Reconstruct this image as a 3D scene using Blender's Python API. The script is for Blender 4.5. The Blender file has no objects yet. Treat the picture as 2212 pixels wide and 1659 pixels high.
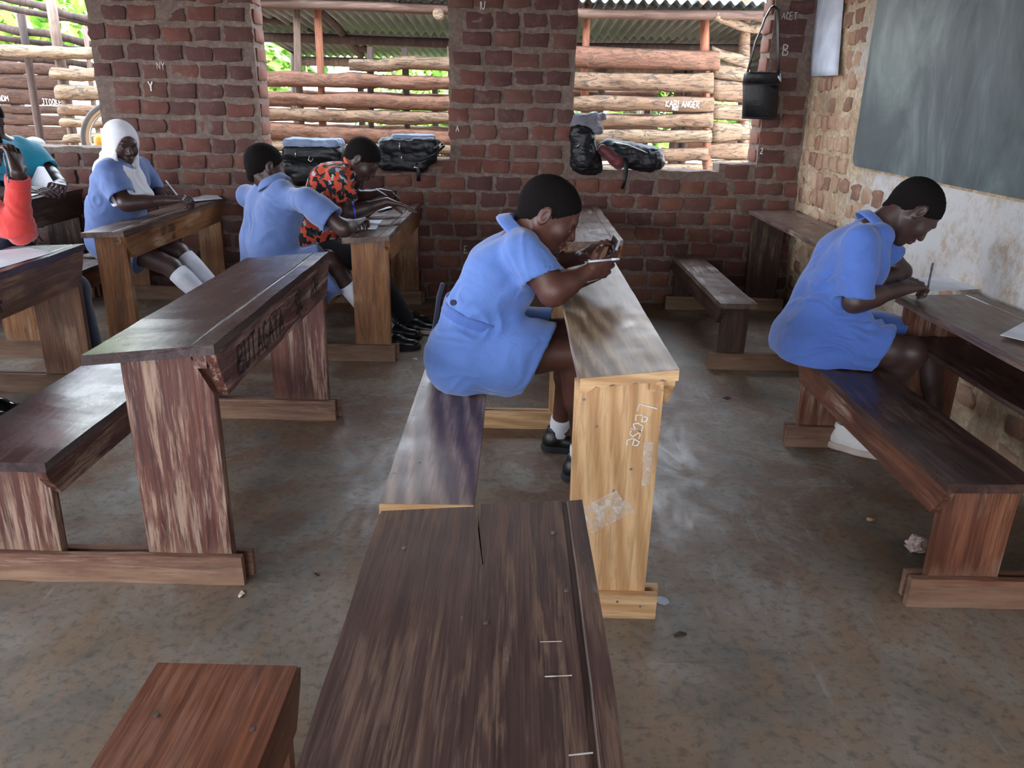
import bpy, bmesh, math, random
import numpy as np
from mathutils import Vector, Matrix

# ---------------------------------------------------------------- camera, light, exposure
F_PX, PITCH, ROLL, CAM_H = 1720.0, 19.7, 1.15, 1.48
_p, _r = math.radians(PITCH), math.radians(ROLL)
_fw = np.array([0, math.cos(_p), -math.sin(_p)]); _rt0 = np.array([1.0, 0, 0]); _up0 = np.cross(_rt0, _fw)
_rt = math.cos(_r)*_rt0 + math.sin(_r)*_up0; _up = -math.sin(_r)*_rt0 + math.cos(_r)*_up0
scene = bpy.context.scene
cam_d = bpy.data.cameras.new('camera'); cam = bpy.data.objects.new('camera', cam_d)
scene.collection.objects.link(cam); scene.camera = cam
cam_d.sensor_fit = 'HORIZONTAL'; cam_d.sensor_width = 36.0; cam_d.lens = 36.0*F_PX/2212.0
cam_d.clip_start = 0.02; cam_d.clip_end = 200
M = Matrix(((_rt[0], _up[0], -_fw[0], 0), (_rt[1], _up[1], -_fw[1], 0), (_rt[2], _up[2], -_fw[2], CAM_H), (0, 0, 0, 1)))
cam.matrix_world = M

def at(px, py, y):
    "world point at depth y that the photograph shows at pixel px, py (how the measurements were taken)"
    d = _fw + _rt*(px-1106)/F_PX - _up*(py-829.5)/F_PX
    return np.array([0, 0, CAM_H]) + d*(y/d[1])

world = bpy.data.worlds.new('World'); scene.world = world; world.use_nodes = True
wn = world.node_tree.nodes; wl = world.node_tree.links
bg = wn['Background']; SKY_STRENGTH = 5.5
geo = wn.new('ShaderNodeTexCoord'); sep = wn.new('ShaderNodeSeparateXYZ'); rmp = wn.new('ShaderNodeValToRGB')
wl.new(geo.outputs['Generated'], sep.inputs[0]); wl.new(sep.outputs['Z'], rmp.inputs[0]); wl.new(rmp.outputs[0], bg.inputs['Color'])
rmp.color_ramp.elements[0].position = 0.0; rmp.color_ramp.elements[0].color = (0.93, 0.95, 1.0, 1)
rmp.color_ramp.elements[1].position = 0.7; rmp.color_ramp.elements[1].color = (0.72, 0.84, 1.0, 1)
bg.inputs['Strength'].default_value = SKY_STRENGTH

sun_d = bpy.data.lights.new('sun', 'SUN'); sun = bpy.data.objects.new('sun', sun_d); scene.collection.objects.link(sun)
sun_d.energy = 0.8; sun_d.angle = math.radians(12); sun_d.color = (1.0, 0.93, 0.82)
sun.rotation_euler = (math.radians(22), math.radians(8), 0)   # high, from the camera's side of the building
sun.location = (0, 0, 12)

def portal(name, loc, rot, sx, sy):
    l = bpy.data.lights.new(name, 'AREA'); l.shape = 'RECTANGLE'; l.size = sx; l.size_y = sy
    l.cycles.is_portal = True
    o = bpy.data.objects.new(name, l); scene.collection.objects.link(o); o.location = loc; o.rotation_euler = rot
PI = math.pi
for cx, w in ((-3.75, 1.5), (-1.18, 1.38), (1.085, 1.37)):
    portal('window_portal', (cx, 6.34, 1.66), (-PI/2, 0, 0), w, 1.2)
for cx in (-3.2, -0.9, 1.2):
    portal('window_portal', (cx, -3.34, 1.75), (PI/2, 0, 0), 1.9, 1.7)
for cy in (-1.6, 1.2, 4.0):
    portal('window_portal', (-4.64, cy, 1.7), (0, -PI/2, 0), 1.5, 2.3)

vs = scene.view_settings; vs.view_transform = 'Standard'; vs.look = 'None'; vs.gamma = 1.0
vs.use_curve_mapping = False; vs.exposure = 1.25
cy_ = scene.cycles; cy_.use_denoising = True; cy_.max_bounces = 10; cy_.diffuse_bounces = 5; cy_.glossy_bounces = 4
cy_.sample_clamp_indirect = 12.0; cy_.caustics_reflective = False; cy_.caustics_refractive = False

# ---------------------------------------------------------------- helpers
rnd = random.Random(7)
ROOT = {}
def tag(o, label=None, cat=None, group=None, kind=None):
    if label: o['label'] = label
    if cat: o['category'] = cat
    if group: o['group'] = group
    if kind: o['kind'] = kind
    return o
def empty(name, loc, label=None, cat=None, group=None, kind=None):
    o = bpy.data.objects.new(name, None); scene.collection.objects.link(o); o.location = loc
    o.empty_display_size = 0.1
    ROOT[o.name] = Vector(loc)
    return tag(o, label, cat, group, kind)
def offs(parent):
    return ROOT.get(parent.name, Vector((0, 0, 0))) if parent is not None else Vector((0, 0, 0))
def link(name, me, mat, parent=None, smooth=False, origin=None):
    "world-space mesh -> object, its origin at the parent's base (or at origin)"
    o = bpy.data.objects.new(name, me); scene.collection.objects.link(o)
    off = offs(parent) if parent is not None else Vector(origin if origin is not None else (0, 0, 0))
    if off.length > 0: me.transform(Matrix.Translation(-off))
    if parent is not None: o.parent = parent
    elif origin is not None: o.location = off
    ROOT[o.name] = off
    if mat is not None: me.materials.append(mat)
    if smooth: me.shade_smooth()
    return o
def frombm(bm):
    me = bpy.data.meshes.new('m'); bmesh.ops.recalc_face_normals(bm, faces=bm.faces); bm.to_mesh(me); bm.free(); return me
def pydata(v, f):
    me = bpy.data.meshes.new('m'); me.from_pydata([tuple(x) for x in v], [], [tuple(x) for x in f]); me.update(); return me

def noise_table(seed):
    return np.random.RandomState(seed).rand(24, 24, 24).astype(np.float32)*2-1
_TAB = {}
def vnoise(P, seed=0, scale=1.0):
    "smooth value noise in -1..1 ; P is (..., 3)"
    if seed not in _TAB: _TAB[seed] = noise_table(seed)
    T = _TAB[seed]; Q = np.asarray(P, dtype=np.float32)*scale + 100.0
    i = np.floor(Q).astype(np.int32); f = Q-i; f = f*f*(3-2*f); i %= 24; j = (i+1) % 24
    x0, y0, z0 = i[..., 0], i[..., 1], i[..., 2]; x1, y1, z1 = j[..., 0], j[..., 1], j[..., 2]
    fx, fy, fz = f[..., 0], f[..., 1], f[..., 2]
    a = T[x0, y0, z0]*(1-fx)+T[x1, y0, z0]*fx; b = T[x0, y1, z0]*(1-fx)+T[x1, y1, z0]*fx
    c = T[x0, y0, z1]*(1-fx)+T[x1, y0, z1]*fx; d = T[x0, y1, z1]*(1-fx)+T[x1, y1, z1]*fx
    return (a*(1-fy)+b*fy)*(1-fz)+(c*(1-fy)+d*fy)*fz
def fbm(P, seed=0, scale=1.0, octv=3):
    s = 0; a = 1.0
    for k in range(octv): s = s+a*vnoise(P, seed+k, scale*2**k); a *= .5
    return s

def prism(poly, axis, t0, t1, bevel=0.003, cuts=0, wob=0.0, seed=0, seg=2):
    "polygon in the plane across axis, run from t0 to t1; axis y: (x,z)  x: (y,z)  z: (x,y)"
    def P(u, v, t): return {'y': (u, t, v), 'x': (t, u, v), 'z': (u, v, t)}[axis]
    bm = bmesh.new(); n = len(poly)
    ts = [t0+(t1-t0)*i/(cuts+1) for i in range(cuts+2)]
    rings = [[bm.verts.new(P(u, v, t)) for u, v in poly] for t in ts]
    for a, b in zip(rings[:-1], rings[1:]):
        for i in range(n): bm.faces.new((a[i], a[(i+1) % n], b[(i+1) % n], b[i]))
    bm.faces.new(rings[0][::-1]); bm.faces.new(rings[-1])
    if bevel > 0:
        ed = [e for e in bm.edges if len(e.link_faces) == 2 and e.calc_face_angle(0) > .3]
        bmesh.ops.bevel(bm, geom=ed, offset=bevel, segments=seg, affect='EDGES', clamp_overlap=True)
    if wob:
        co = np.array([v.co[:] for v in bm.verts])
        dx = np.stack([vnoise(co*[1, 1, 1], seed+s, 7.0) for s in range(3)], -1)*wob + np.stack([vnoise(co, seed+s+5, 30.0) for s in range(3)], -1)*wob*.35
        for v, d in zip(bm.verts, dx): v.co += Vector(d.tolist())
    bmesh.ops.recalc_face_normals(bm, faces=bm.faces)
    return frombm(bm)
def box(x0, x1, y0, y1, z0, z1, bevel=0.003, wob=0.0, seed=0, cuts=0, axis='y'):
    if axis == 'y': return prism([(x0, z0), (x1, z0), (x1, z1), (x0, z1)], 'y', y0, y1, bevel, cuts, wob, seed)
    if axis == 'x': return prism([(y0, z0), (y1, z0), (y1, z1), (y0, z1)], 'x', x0, x1, bevel, cuts, wob, seed)
    return prism([(x0, y0), (x1, y0), (x1, y1), (x0, y1)], 'z', z0, z1, bevel, cuts, wob, seed)

def tube(pts, rad, seg=10, squash=None, cap=True):
    "swept tube along pts; rad number or list; squash=(a,b) scales the section along its side / up directions"
    pts = [Vector(p) for p in pts]; n = len(pts); R = rad if hasattr(rad, '__len__') else [rad]*n
    V = []; F = []; up = None
    for i, p in enumerate(pts):
        t = (pts[min(i+1, n-1)]-pts[max(i-1, 0)]).normalized()
        if up is None:
            up = Vector((0, 0, 1)) if abs(t.z) < .9 else Vector((0, 1, 0))
        s = t.cross(up).normalized(); u = s.cross(t).normalized(); up = u
        a, b = squash or (1, 1)
        for k in range(seg):
            an = 2*PI*k/seg; V.append(p+s*math.cos(an)*R[i]*a+u*math.sin(an)*R[i]*b)
    for i in range(n-1):
        for k in range(seg):
            F.append((i*seg+k, i*seg+(k+1) % seg, (i+1)*seg+(k+1) % seg, (i+1)*seg+k))
    if cap: F.append(tuple(range(seg))[::-1]); F.append(tuple((n-1)*seg+k for k in range(seg)))
    return pydata(V, F)
def join(ms):
    V = []; F = []
    for m in ms:
        b = len(V); V += [v.co[:] for v in m.vertices]; F += [tuple(b+i for i in p.vertices) for p in m.polygons]
    return pydata(V, F)

# ---------------------------------------------------------------- materials
class NT:
    def __init__(s, name):
        s.m = bpy.data.materials.new(name); s.m.use_nodes = True; s.t = s.m.node_tree; s.n = s.t.nodes
        s.b = s.n['Principled BSDF']; s.out = s.n['Material Output']
    def add(s, typ, ins=None, **props):
        n = s.n.new('ShaderNode'+typ)
        for k, v in props.items(): setattr(n, k, v)
        for k, v in (ins or {}).items(): s.set(n.inputs[k], v)
        return n
    def set(s, sock, v):
        if isinstance(v, bpy.types.NodeSocket): s.t.links.new(v, sock)
        elif isinstance(v, bpy.types.Node): s.t.links.new(v.outputs[0], sock)
        elif isinstance(v, tuple) and len(v) == 3 and sock.type == 'RGBA': sock.default_value = (*v, 1)
        else: sock.default_value = v
    def coord(s, scale=(1, 1, 1), kind='Object', loc=None):
        tc = s.add('TexCoord'); mp = s.add('Mapping', {'Vector': tc.outputs[kind], 'Scale': scale})
        if loc is None:
            oi = s.add('ObjectInfo'); mu = s.add('Math', {0: oi.outputs['Random'], 1: 37.0}, operation='MULTIPLY')
            cb = s.add('CombineXYZ', {0: mu, 1: mu, 2: mu}); s.set(mp.inputs['Location'], cb)
        else: mp.inputs['Location'].default_value = loc
        return mp
    def noise(s, vec, scale=5, detail=4, rough=.55, dist=0.0):
        return s.add('TexNoise', {'Vector': vec, 'Scale': scale, 'Detail': detail, 'Roughness': rough, 'Distortion': dist}).outputs[0]
    def ramp(s, fac, stops):
        r = s.add('ValToRGB', {0: fac}); e = r.color_ramp.elements
        while len(e) < len(stops): e.new(.5)
        for el, (p, c) in zip(e, stops):
            el.position = p; el.color = (*c, 1) if isinstance(c, tuple) else (c, c, c, 1)
        return r.outputs[0]
    def mix(s, fac, a, b):
        n = s.add('Mix', data_type='RGBA'); s.set(n.inputs[0], fac); s.set(n.inputs[6], a); s.set(n.inputs[7], b); return n.outputs[2]
    def math(s, op, a, b=0.0):
        return s.add('Math', {0: a, 1: b}, operation=op).outputs[0]
    def bump(s, h, strength=.3, dist=.01, prev=None):
        n = s.add('Bump', {'Height': h, 'Strength': strength, 'Distance': dist})
        if prev is not None: s.set(n.inputs['Normal'], prev)
        return n.outputs[0]
    def done(s, col=None, rough=None, nrm=None, **kw):
        if col is not None: s.set(s.b.inputs['Base Color'], col)
        if rough is not None: s.set(s.b.inputs['Roughness'], rough)
        if nrm is not None: s.set(s.b.inputs['Normal'], nrm)
        for k, v in kw.items(): s.set(s.b.inputs[k.replace('_', ' ')], v)
        return s.m
def srgb(r, g, b):
    f = lambda c: (c/255/12.92 if c/255 <= .04045 else ((c/255+.055)/1.055)**2.4)
    return (f(r), f(g), f(b))
def plain(name, col, rough=.6, bump=0.0, bscale=60, **kw):
    t = NT(name); c = t.coord(); n = t.noise(c, bscale, 5)
    v = t.noise(c, 6, 3)
    colr = t.mix(t.ramp(v, [(.35, 0.0), (.7, 1.0)]), tuple(x*.82 for x in col), tuple(min(1, x*1.12) for x in col))
    return t.done(colr, rough, t.bump(n, bump, .003) if bump else None, **kw)

def wood(name, dark, mid, light, axis='y', rough=(.3, .5), blot_amt=.45, wear=None, wear_amt=.5, dust=None, swirl=0.0, grain=1.0, bump=.25, chalk=False, coat=0.0):
    t = NT(name); a = {'x': 0, 'y': 1, 'z': 2}[axis]
    def sc(across, along):
        v = [across]*3; v[a] = along; return tuple(v)
    base = t.noise(t.coord(sc(9*grain, .9)), 1.6, 5, .6, 1.2+swirl)
    fine = t.noise(t.coord(sc(70*grain, 2.5)), 2.0, 4, .65, .3)
    if swirl > 0:
        wv = t.add('TexWave', {'Vector': t.coord(sc(6.0, .75)), 'Scale': 1.7, 'Distortion': 5.5*swirl, 'Detail': 2.0, 'Detail Scale': .7, 'Detail Roughness': .5}, wave_type='BANDS', bands_direction='DIAGONAL').outputs[1]
        base = t.math('ADD', t.math('MULTIPLY', base, .55), t.math('MULTIPLY', wv, .4))
    col = t.ramp(base, [(.3, dark), (.5, mid), (.72, light)])
    col = t.mix(t.ramp(fine, [(.38, .55), (.55, 0.0)]), col, tuple(x*.6 for x in dark))
    blot = t.noise(t.coord((2.2, 2.2, 2.2)), 1.5, 4, .6)
    col = t.mix(t.ramp(blot, [(.45, 0.0), (.75, blot_amt)]), col, tuple(x*.62 for x in mid))
    r = t.ramp(t.noise(t.coord((3, 3, 3)), 3, 4), [(.3, rough[0]), (.7, rough[1])])
    if wear:
        w = t.noise(t.coord(sc(22*grain, 1.6*grain)), 1.0, 6, .72, .4); w2 = t.noise(t.coord((2.4, 2.4, 2.4)), 1.3, 3)
        w = t.math('ADD', t.math('MULTIPLY', w, .68), t.math('MULTIPLY', t.noise(t.coord(sc(90*grain, 5)), 1.4, 5, .7), .32))
        wm = t.math('MULTIPLY', t.ramp(w, [(.49, 0.0), (.58, 1.0)]), t.ramp(w2, [(.6-.35*wear_amt, 0.0), (.75-.3*wear_amt, 1.0)]))
        col = t.mix(t.math('MULTIPLY', wm, .8), col, wear); r = t.mix(wm, r, (.75, .75, .75))
    if dust:
        tc = t.add('TexCoord'); sp = t.add('SeparateXYZ', {0: tc.outputs['Object']}).outputs[2]
        dn = t.math('ADD', sp, t.math('MULTIPLY', t.noise(t.coord(sc(20, 3)), 1.5, 5, .7), -.3))
        dm = t.ramp(t.math('ADD', dn, .2), [(.02, .85), (.2, 0.0)])
        col = t.mix(dm, col, dust); r = t.mix(dm, r, (.85, .85, .85))
    if chalk:
        c2 = t.noise(t.coord((30, 6, 30)), 1.2, 6, .75); c3 = t.noise(t.coord((5, 5, 5)), 1.1, 2)
        cm = t.math('MULTIPLY', t.ramp(c2, [(.6, 0.0), (.72, .6)]), t.ramp(c3, [(.55, 0.0), (.7, 1.0)]))
        col = t.mix(cm, col, (.55, .5, .47))
    nr = t.bump(fine, bump, .0015, t.bump(base, bump*.8, .004))
    return t.done(col, r, nr, Coat_Weight=coat, Coat_Roughness=.25)

# dark stained school-desk timbers, each along the grain directions it is sawn in
S = srgb
def woodset(key, dark, mid, light, **kw):
    return {ax: wood(f'{key}_{ax}', dark, mid, light, axis=ax, **kw) for ax in 'xyz'}
# ---------------------------------------------------------------- masonry
def mortar_mat(name, c1, c2, c3, white=None, whitemask=None):
    t = NT(name); c = t.coord(loc=(0, 0, 0))
    n1 = t.noise(c, 4, 6, .65); n2 = t.noise(c, 28, 6, .7)
    col = t.ramp(n1, [(.32, c1), (.5, c2), (.68, c3)])
    col = t.mix(t.ramp(n2, [(.45, .6), (.62, 0.0)]), col, tuple(x*.6 for x in c1))
    if white:
        sp = t.add('SeparateXYZ', {0: t.add('TexCoord').outputs['Object']})
        yy = t.math('ADD', sp.outputs[1], t.math('MULTIPLY', t.math('SUBTRACT', t.noise(c, 2.2, 5, .7), .5), 2.6))
        zz = t.math('ADD', sp.outputs[2], t.math('MULTIPLY', t.math('SUBTRACT', t.noise(c, 3.1, 5, .7), .5), 1.2))
        m = t.math('MULTIPLY', t.ramp(t.math('MULTIPLY', yy, .15), [(.70, 1.0), (.80, 0.0)]), t.ramp(t.math('MULTIPLY', zz, .5), [(.12, .0), (.42, 1.0)]))
        m = t.math('MULTIPLY', m, t.ramp(t.noise(c, 7, 7, .72), [(.34, .25), (.52, .95)]))
        col = t.mix(m, col, white)
    b1 = t.bump(n2, .55, .008); b2 = t.bump(t.noise(c, 9, 6, .65), .6, .03, b1)
    return t.done(col, .93, b2)
M_MORTAR = mortar_mat('grey_brown_mortar', S(115, 96, 87), S(125, 108, 99), S(136, 119, 110))
M_CREAM = mortar_mat('cream_mortar', S(176, 150, 122), S(206, 182, 152), S(224, 204, 178), white=S(202, 202, 204))
def brick_mat(name, a, b, dusty):
    t = NT(name); c = t.coord((1, 1, 1)); n = t.noise(c, 14, 6, .7); n2 = t.noise(c, 4, 4, .6)
    col = t.mix(t.ramp(n2, [(.35, 0.0), (.65, 1.0)]), a, b)
    col = t.mix(t.ramp(n, [(.52, 0.0), (.75, .75)]), col, dusty)
    return t.done(col, .9, t.bump(n, .5, .006))
BR = [brick_mat('brick_red', S(96, 57, 49), S(108, 67, 57), S(118, 92, 83)),
      brick_mat('brick_orange', S(106, 67, 54), S(117, 77, 63), S(125, 97, 85)),
      brick_mat('brick_dark', S(76, 49, 46), S(89, 58, 53), S(106, 82, 76)),
      brick_mat('brick_brown', S(91, 59, 52), S(102, 69, 60), S(116, 91, 82))]
BRW = [brick_mat('brick_right_orange', S(155, 117, 96), S(174, 137, 115), S(188, 169, 148)),
       brick_mat('brick_right_pale', S(167, 133, 108), S(186, 156, 130), S(195, 182, 161)),
       brick_mat('brick_right_brown', S(124, 93, 78), S(149, 113, 94), S(181, 158, 137))]

def rough_box(x0, x1, y0, y1, z0, z1, cell=.04, amp=.008, seed=3, fine=None):
    "box whose faces are cut into cells and pushed about so the mortar is uneven"
    nx, ny, nz = [max(1, round((b-a)/cell)) for a, b in ((x0, x1), (y0, y1), (z0, z1))]
    V = []; F = []
    def patch(o, u, v, nu, nv, flip):
        b = len(V); o, u, v = map(np.array, (o, u, v))
        for j in range(nv+1):
            for i in range(nu+1): V.append(o+u*(i/nu)+v*(j/nv))
        for j in range(nv):
            for i in range(nu):
                q = (b+j*(nu+1)+i, b+j*(nu+1)+i+1, b+(j+1)*(nu+1)+i+1, b+(j+1)*(nu+1)+i)
                F.append(q[::-1] if flip else q)
    X, Y, Z = (x1-x0, 0, 0), (0, y1-y0, 0), (0, 0, z1-z0)
    patch((x0, y0, z0), X, Z, nx, nz, False); patch((x0, y1, z0), X, Z, nx, nz, True)
    patch((x0, y0, z0), Y, Z, ny, nz, True); patch((x1, y0, z0), Y, Z, ny, nz, False)
    patch((x0, y0, z0), X, Y, nx, ny, True); patch((x0, y0, z1), X, Y, nx, ny, False)
    A = np.array(V, dtype=np.float64)
    D = np.stack([vnoise(A, seed+k, 7)*amp+vnoise(A, seed+3+k, 22)*amp*.75 for k in range(3)], -1)
    return pydata(A+D, F)

wall_parts = [  # back wall: sill height body, piers, raised sills, lintel
    rough_box(-4.7, 2.3, 6.08, 6.32, -.05, 1.0), rough_box(-4.7, -3.02, 6.09, 6.31, .9, 1.085), rough_box(-1.9, -.45, 6.09, 6.31, .9, 1.045),
    rough_box(1.50, 1.9, 6.09, 6.31, .9, 1.055), rough_box(-3.02, -1.87, 6.08, 6.32, .95, 2.3), rough_box(-.495, .403, 6.08, 6.32, .95, 2.3),
    rough_box(1.77, 2.3, 6.08, 6.32, .95, 2.3), rough_box(-4.7, -4.4, 6.08, 6.32, .95, 2.3), rough_box(-4.7, 2.3, 6.08, 6.32, 2.27, 2.75, cell=.1)]
wall_back = link('wall_back', join(wall_parts), M_MORTAR, smooth=True); tag(wall_back, 'back brick wall with deep mortar joints and three open window holes', kind='structure')
wall_right = link('wall_right', rough_box(2.09, 2.32, -3.4, 6.2, -.05, 2.75, cell=.045, amp=.011, seed=11), M_CREAM, smooth=True)
tag(wall_right, 'right wall of brick under patchy cream and whitewashed plaster, behind the blackboard', kind='structure')
wall_left = link('wall_left', join([rough_box(-4.9, -4.66, -3.4, 6.2, -.05, 1.0, cell=.15), rough_box(-4.9, -4.66, -3.4, 6.2, 2.5, 2.75, cell=.15)] +
    [rough_box(-4.9, -4.66, a, b, .95, 2.55, cell=.15) for a, b in ((-3.4, -3.0), (-.4, 0.0), (2.5, 2.9), (5.3, 6.2))]), M_MORTAR, smooth=True)
tag(wall_left, kind='structure')
wall_front = link('wall_front', join([rough_box(-4.7, 2.3, -3.6, -3.36, -.05, .95, cell=.15), rough_box(-4.7, 2.3, -3.6, -3.36, 2.6, 2.75, cell=.15)] +
    [rough_box(a, b, -3.6, -3.36, .9, 2.65, cell=.15) for a, b in ((-4.7, -4.3), (-2.1, -1.8), (.1, .4), (2.1, 2.3))]), M_MORTAR, smooth=True)
tag(wall_front, kind='structure')

# floor: worn cement screed
def floor_mat():
    t = NT('worn_cement'); c = t.coord(loc=(0, 0, 0)); cs = t.coord((1.6, .7, 1), loc=(3, 1, 0))
    n1 = t.noise(c, 1.5, 7, .66, .6); n2 = t.noise(cs, 2.6, 8, .72, 1.2); n3 = t.noise(c, 34, 5, .7)
    col = t.ramp(n1, [(.34, S(89, 84, 76)), (.47, S(121, 113, 102)), (.62, S(147, 138, 128))])
    tan = t.ramp(n2, [(.42, 0.0), (.62, .8)])
    col = t.mix(tan, col, S(140, 115, 91))
    n4 = t.noise(t.coord((1, 1, 1), loc=(9, 4, 0)), 3.4, 7, .7, .8)
    sp = t.add('SeparateXYZ', {0: t.add('TexCoord').outputs['Object']})
    zone = t.ramp(t.math('ADD', t.math('MULTIPLY', sp.outputs[1], .2), t.math('MULTIPLY', n1, .25)), [(.5, 0.0), (.66, 1.0)])
    col = t.mix(t.math('MULTIPLY', t.ramp(n4, [(.47, 0.0), (.56, .8)]), zone), col, S(117, 86, 65))
    col = t.mix(t.ramp(n3, [(.36, .5), (.5, 0.0)]), col, S(69, 63, 60))
    sc = t.noise(t.coord((14, 1.2, 1), loc=(1, 7, 0)), 1.6, 6, .7, .7)
    col = t.mix(t.ramp(sc, [(.62, 0.0), (.7, .35)]), col, S(177, 173, 169))
    sd = t.noise(t.coord((1.2, 11, 1), loc=(5, 2, 0)), 1.4, 6, .7, 1.4)
    col = t.mix(t.ramp(sd, [(.64, 0.0), (.72, .5)]), col, S(58, 56, 54))
    r = t.ramp(t.noise(c, 2.3, 6, .7), [(.35, .3), (.6, .55)])
    r = t.mix(tan, r, (.62, .62, .62))
    return t.done(col, r, t.bump(n1, .25, .012, t.bump(n3, .25, .002)))
fl = rough_box(-4.7, 2.3, -3.5, 6.2, -.1, 0.0, cell=.12, amp=.0015, seed=21)
floor = link('floor', fl, floor_mat(), smooth=True); tag(floor, 'worn grey and tan cement floor with scuffs and dirt', kind='structure')

# roof over the room (above the picture): iron sheets on a ridge
def corrugated(x0, x1, P0, P1, pitch=.076, amp=.009, thick=.0, nseg=8, nlen=2):
    "sheet whose ridges run from P0 (y,z) to P1 (y,z)"
    n = int((x1-x0)/pitch*nseg); V = []; F = []
    dy, dz = P1[0]-P0[0], P1[1]-P0[1]; L = math.hypot(dy, dz); ny, nz = -dz/L, dy/L
    for j in range(nlen+1):
        for i in range(n+1):
            x = x0+(x1-x0)*i/n; h = amp*math.sin(2*PI*x/pitch); s = j/nlen
            V.append((x, P0[0]+dy*s+ny*h, P0[1]+dz*s+nz*h))
    for j in range(nlen):
        for i in range(n): F.append((j*(n+1)+i, j*(n+1)+i+1, (j+1)*(n+1)+i+1, (j+1)*(n+1)+i))
    me = pydata(V, F)
    bm = bmesh.new(); bm.from_mesh(me); r = bmesh.ops.solidify(bm, geom=bm.faces[:], thickness=.0012); bm.to_mesh(me); bm.free(); return me
tI = NT('galvanised_iron'); cI = tI.coord(loc=(0, 0, 0)); nI = tI.noise(cI, 3, 5, .6)
M_IRON = tI.done(tI.ramp(nI, [(.3, S(72, 82, 88)), (.7, S(108, 116, 116))]), .42, None, Metallic=.45)
roof_m = join([corrugated(-5.2, 2.6, (-3.9, 2.62), (1.3, 3.9), pitch=.15, nseg=4), corrugated(-5.2, 2.6, (1.3, 3.9), (6.75, 2.6), pitch=.15, nseg=4)])
roof = link('roof', roof_m, M_IRON, smooth=True); tag(roof, kind='structure')
gab = pydata([(2.2, -3.6, 2.7), (2.2, 6.32, 2.7), (2.2, 1.3, 3.88), (-4.75, -3.6, 2.7), (-4.75, 6.32, 2.7), (-4.75, 1.3, 3.88)], [(0, 1, 2), (3, 5, 4)])
gb = bmesh.new(); gb.from_mesh(gab); bmesh.ops.solidify(gb, geom=gb.faces[:], thickness=.2); gb.to_mesh(gab); gb.free()
tag(link('wall_gable', gab, M_MORTAR), kind='structure')

# bricks ------------------------------------------------------
def brick_mesh(L, H, depth, seed, chip=.012):
    r = random.Random(seed); V = []; F = []; n = 12
    out = []
    for k in range(n):
        a = 2*PI*(k+.5)/n; c, s = math.cos(a), math.sin(a)
        m = 1/max(abs(c), abs(s)); u, v = c*m, s*m
        q = .955 if abs(abs(u)-abs(v)) < .3 else 1.0
        out.append((u*q*L/2+r.uniform(-chip, chip)*.45, v*q*H/2+r.uniform(-chip, chip)*.4))
    prot = .010
    for sc, y in ((1.0, depth), (1.0, .0), (.985, -prot*.7), (.93, -prot)):
        for (u, v) in out:
            V.append((u*sc, y+(r.uniform(-.002, .002) if y < .01 else 0), v*(sc if sc > .96 else .9)))
    for j in range(3):
        for k in range(n): F.append((j*n+k, j*n+(k+1) % n, (j+1)*n+(k+1) % n, (j+1)*n+k))
    F.append(tuple(3*n+k for k in range(n)))
    me = pydata(V, F); me.shade_smooth(); return me
def lay(parent, spots, meshes, mats, rotz, stuffname):
    "spots: (score, location, length scale, height scale, tilt, mesh index, mat index)"
    spots.sort(key=lambda s: -s[0]); cache = {}
    off = offs(parent); rest_v = {}
    for i, (sc, loc, ls, hs, tilt, mi, ma) in enumerate(spots):
        key = (mi, ma)
        if key not in cache:
            me = meshes[mi].copy(); me.materials.clear(); me.materials.append(mats[ma]); cache[key] = me
        R = Matrix.Rotation(rotz, 4, 'Z') @ Matrix.Rotation(tilt, 4, 'Y')
        Mx = Matrix.Translation(Vector(loc)) @ R @ Matrix.Diagonal((ls, 1, hs, 1))
        if i < 298:
            o = bpy.data.objects.new('brick', cache[key]); scene.collection.objects.link(o); o.parent = parent; o.matrix_local = Mx
        else: rest_v.setdefault(ma, []).append((cache[key], Mx))
    for ma, lst in rest_v.items():
        V = []; F = []
        for me, Mx in lst:
            b = len(V); V += [(Mx @ v.co)[:] for v in me.vertices]; F += [tuple(b+i for i in p.vertices) for p in me.polygons]
        o = link(stuffname, pydata(V, F), mats[ma], parent, True); o['kind'] = 'stuff'
stretch = [brick_mesh(.178, .09, .05, 100+i, .018) for i in range(9)]
spots = []; rb = random.Random(5)
rows = []; z = .06; 
while z < 2.25: rows.append(z); z += .1175 if z < 1.0 else .125
for ri, z in enumerate(rows):
    x = -3.95+(ri % 2)*.095
    while x < 2.05:
        L = rb.uniform(.84, 1.08)*(1.0 if z < 1 else 1.04); w = .178*L
        xc = x+w/2; x += w+rb.uniform(.012, .034)
        top = z+.045; ok = False
        if top < 1.0 or (xc < -3.02 and top < 1.1) or (-1.87 < xc < -.5 and top < 1.06) or (xc > 1.52 and top < 1.07): ok = True
        for a, b in ((-3.02, -1.87), (-.495, .403), (1.77, 2.06)):
            if z > .9 and a-.02 < xc-w/2+.06 and xc+w/2-.06 < b+.03:
                # clip to the pier
                l, r = max(xc-w/2, a-.004), min(xc+w/2, b+.004)
                if r-l > .07: xc, L = (l+r)/2, (r-l)/.178; ok = True
                else: ok = False
        if not ok: continue
        u = rb.random(); dark = vnoise(np.array([xc, z, 0.]), 9, 1.6)
        ma = 2 if u+dark*.35 > .72 else (1 if u < .22 and z < 1.1 else (3 if u < .42 else 0))
        if z > 1.35 and rb.random() < .3: ma = 2
        sc = 10-abs(xc)*.3 + (3 if z > .5 else 0) - (6 if xc < -3.3 else 0) - (8 if z < .36 and xc < .3 else 0) - (3 if xc > 1.5 and z < .6 else 0)
        spots.append((sc, (xc, 6.076+rb.uniform(-.002, .009), z+rb.uniform(-.007, .007)), L, rb.uniform(.92, 1.12), rb.uniform(-.035, .035), rb.randrange(9), ma))
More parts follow.
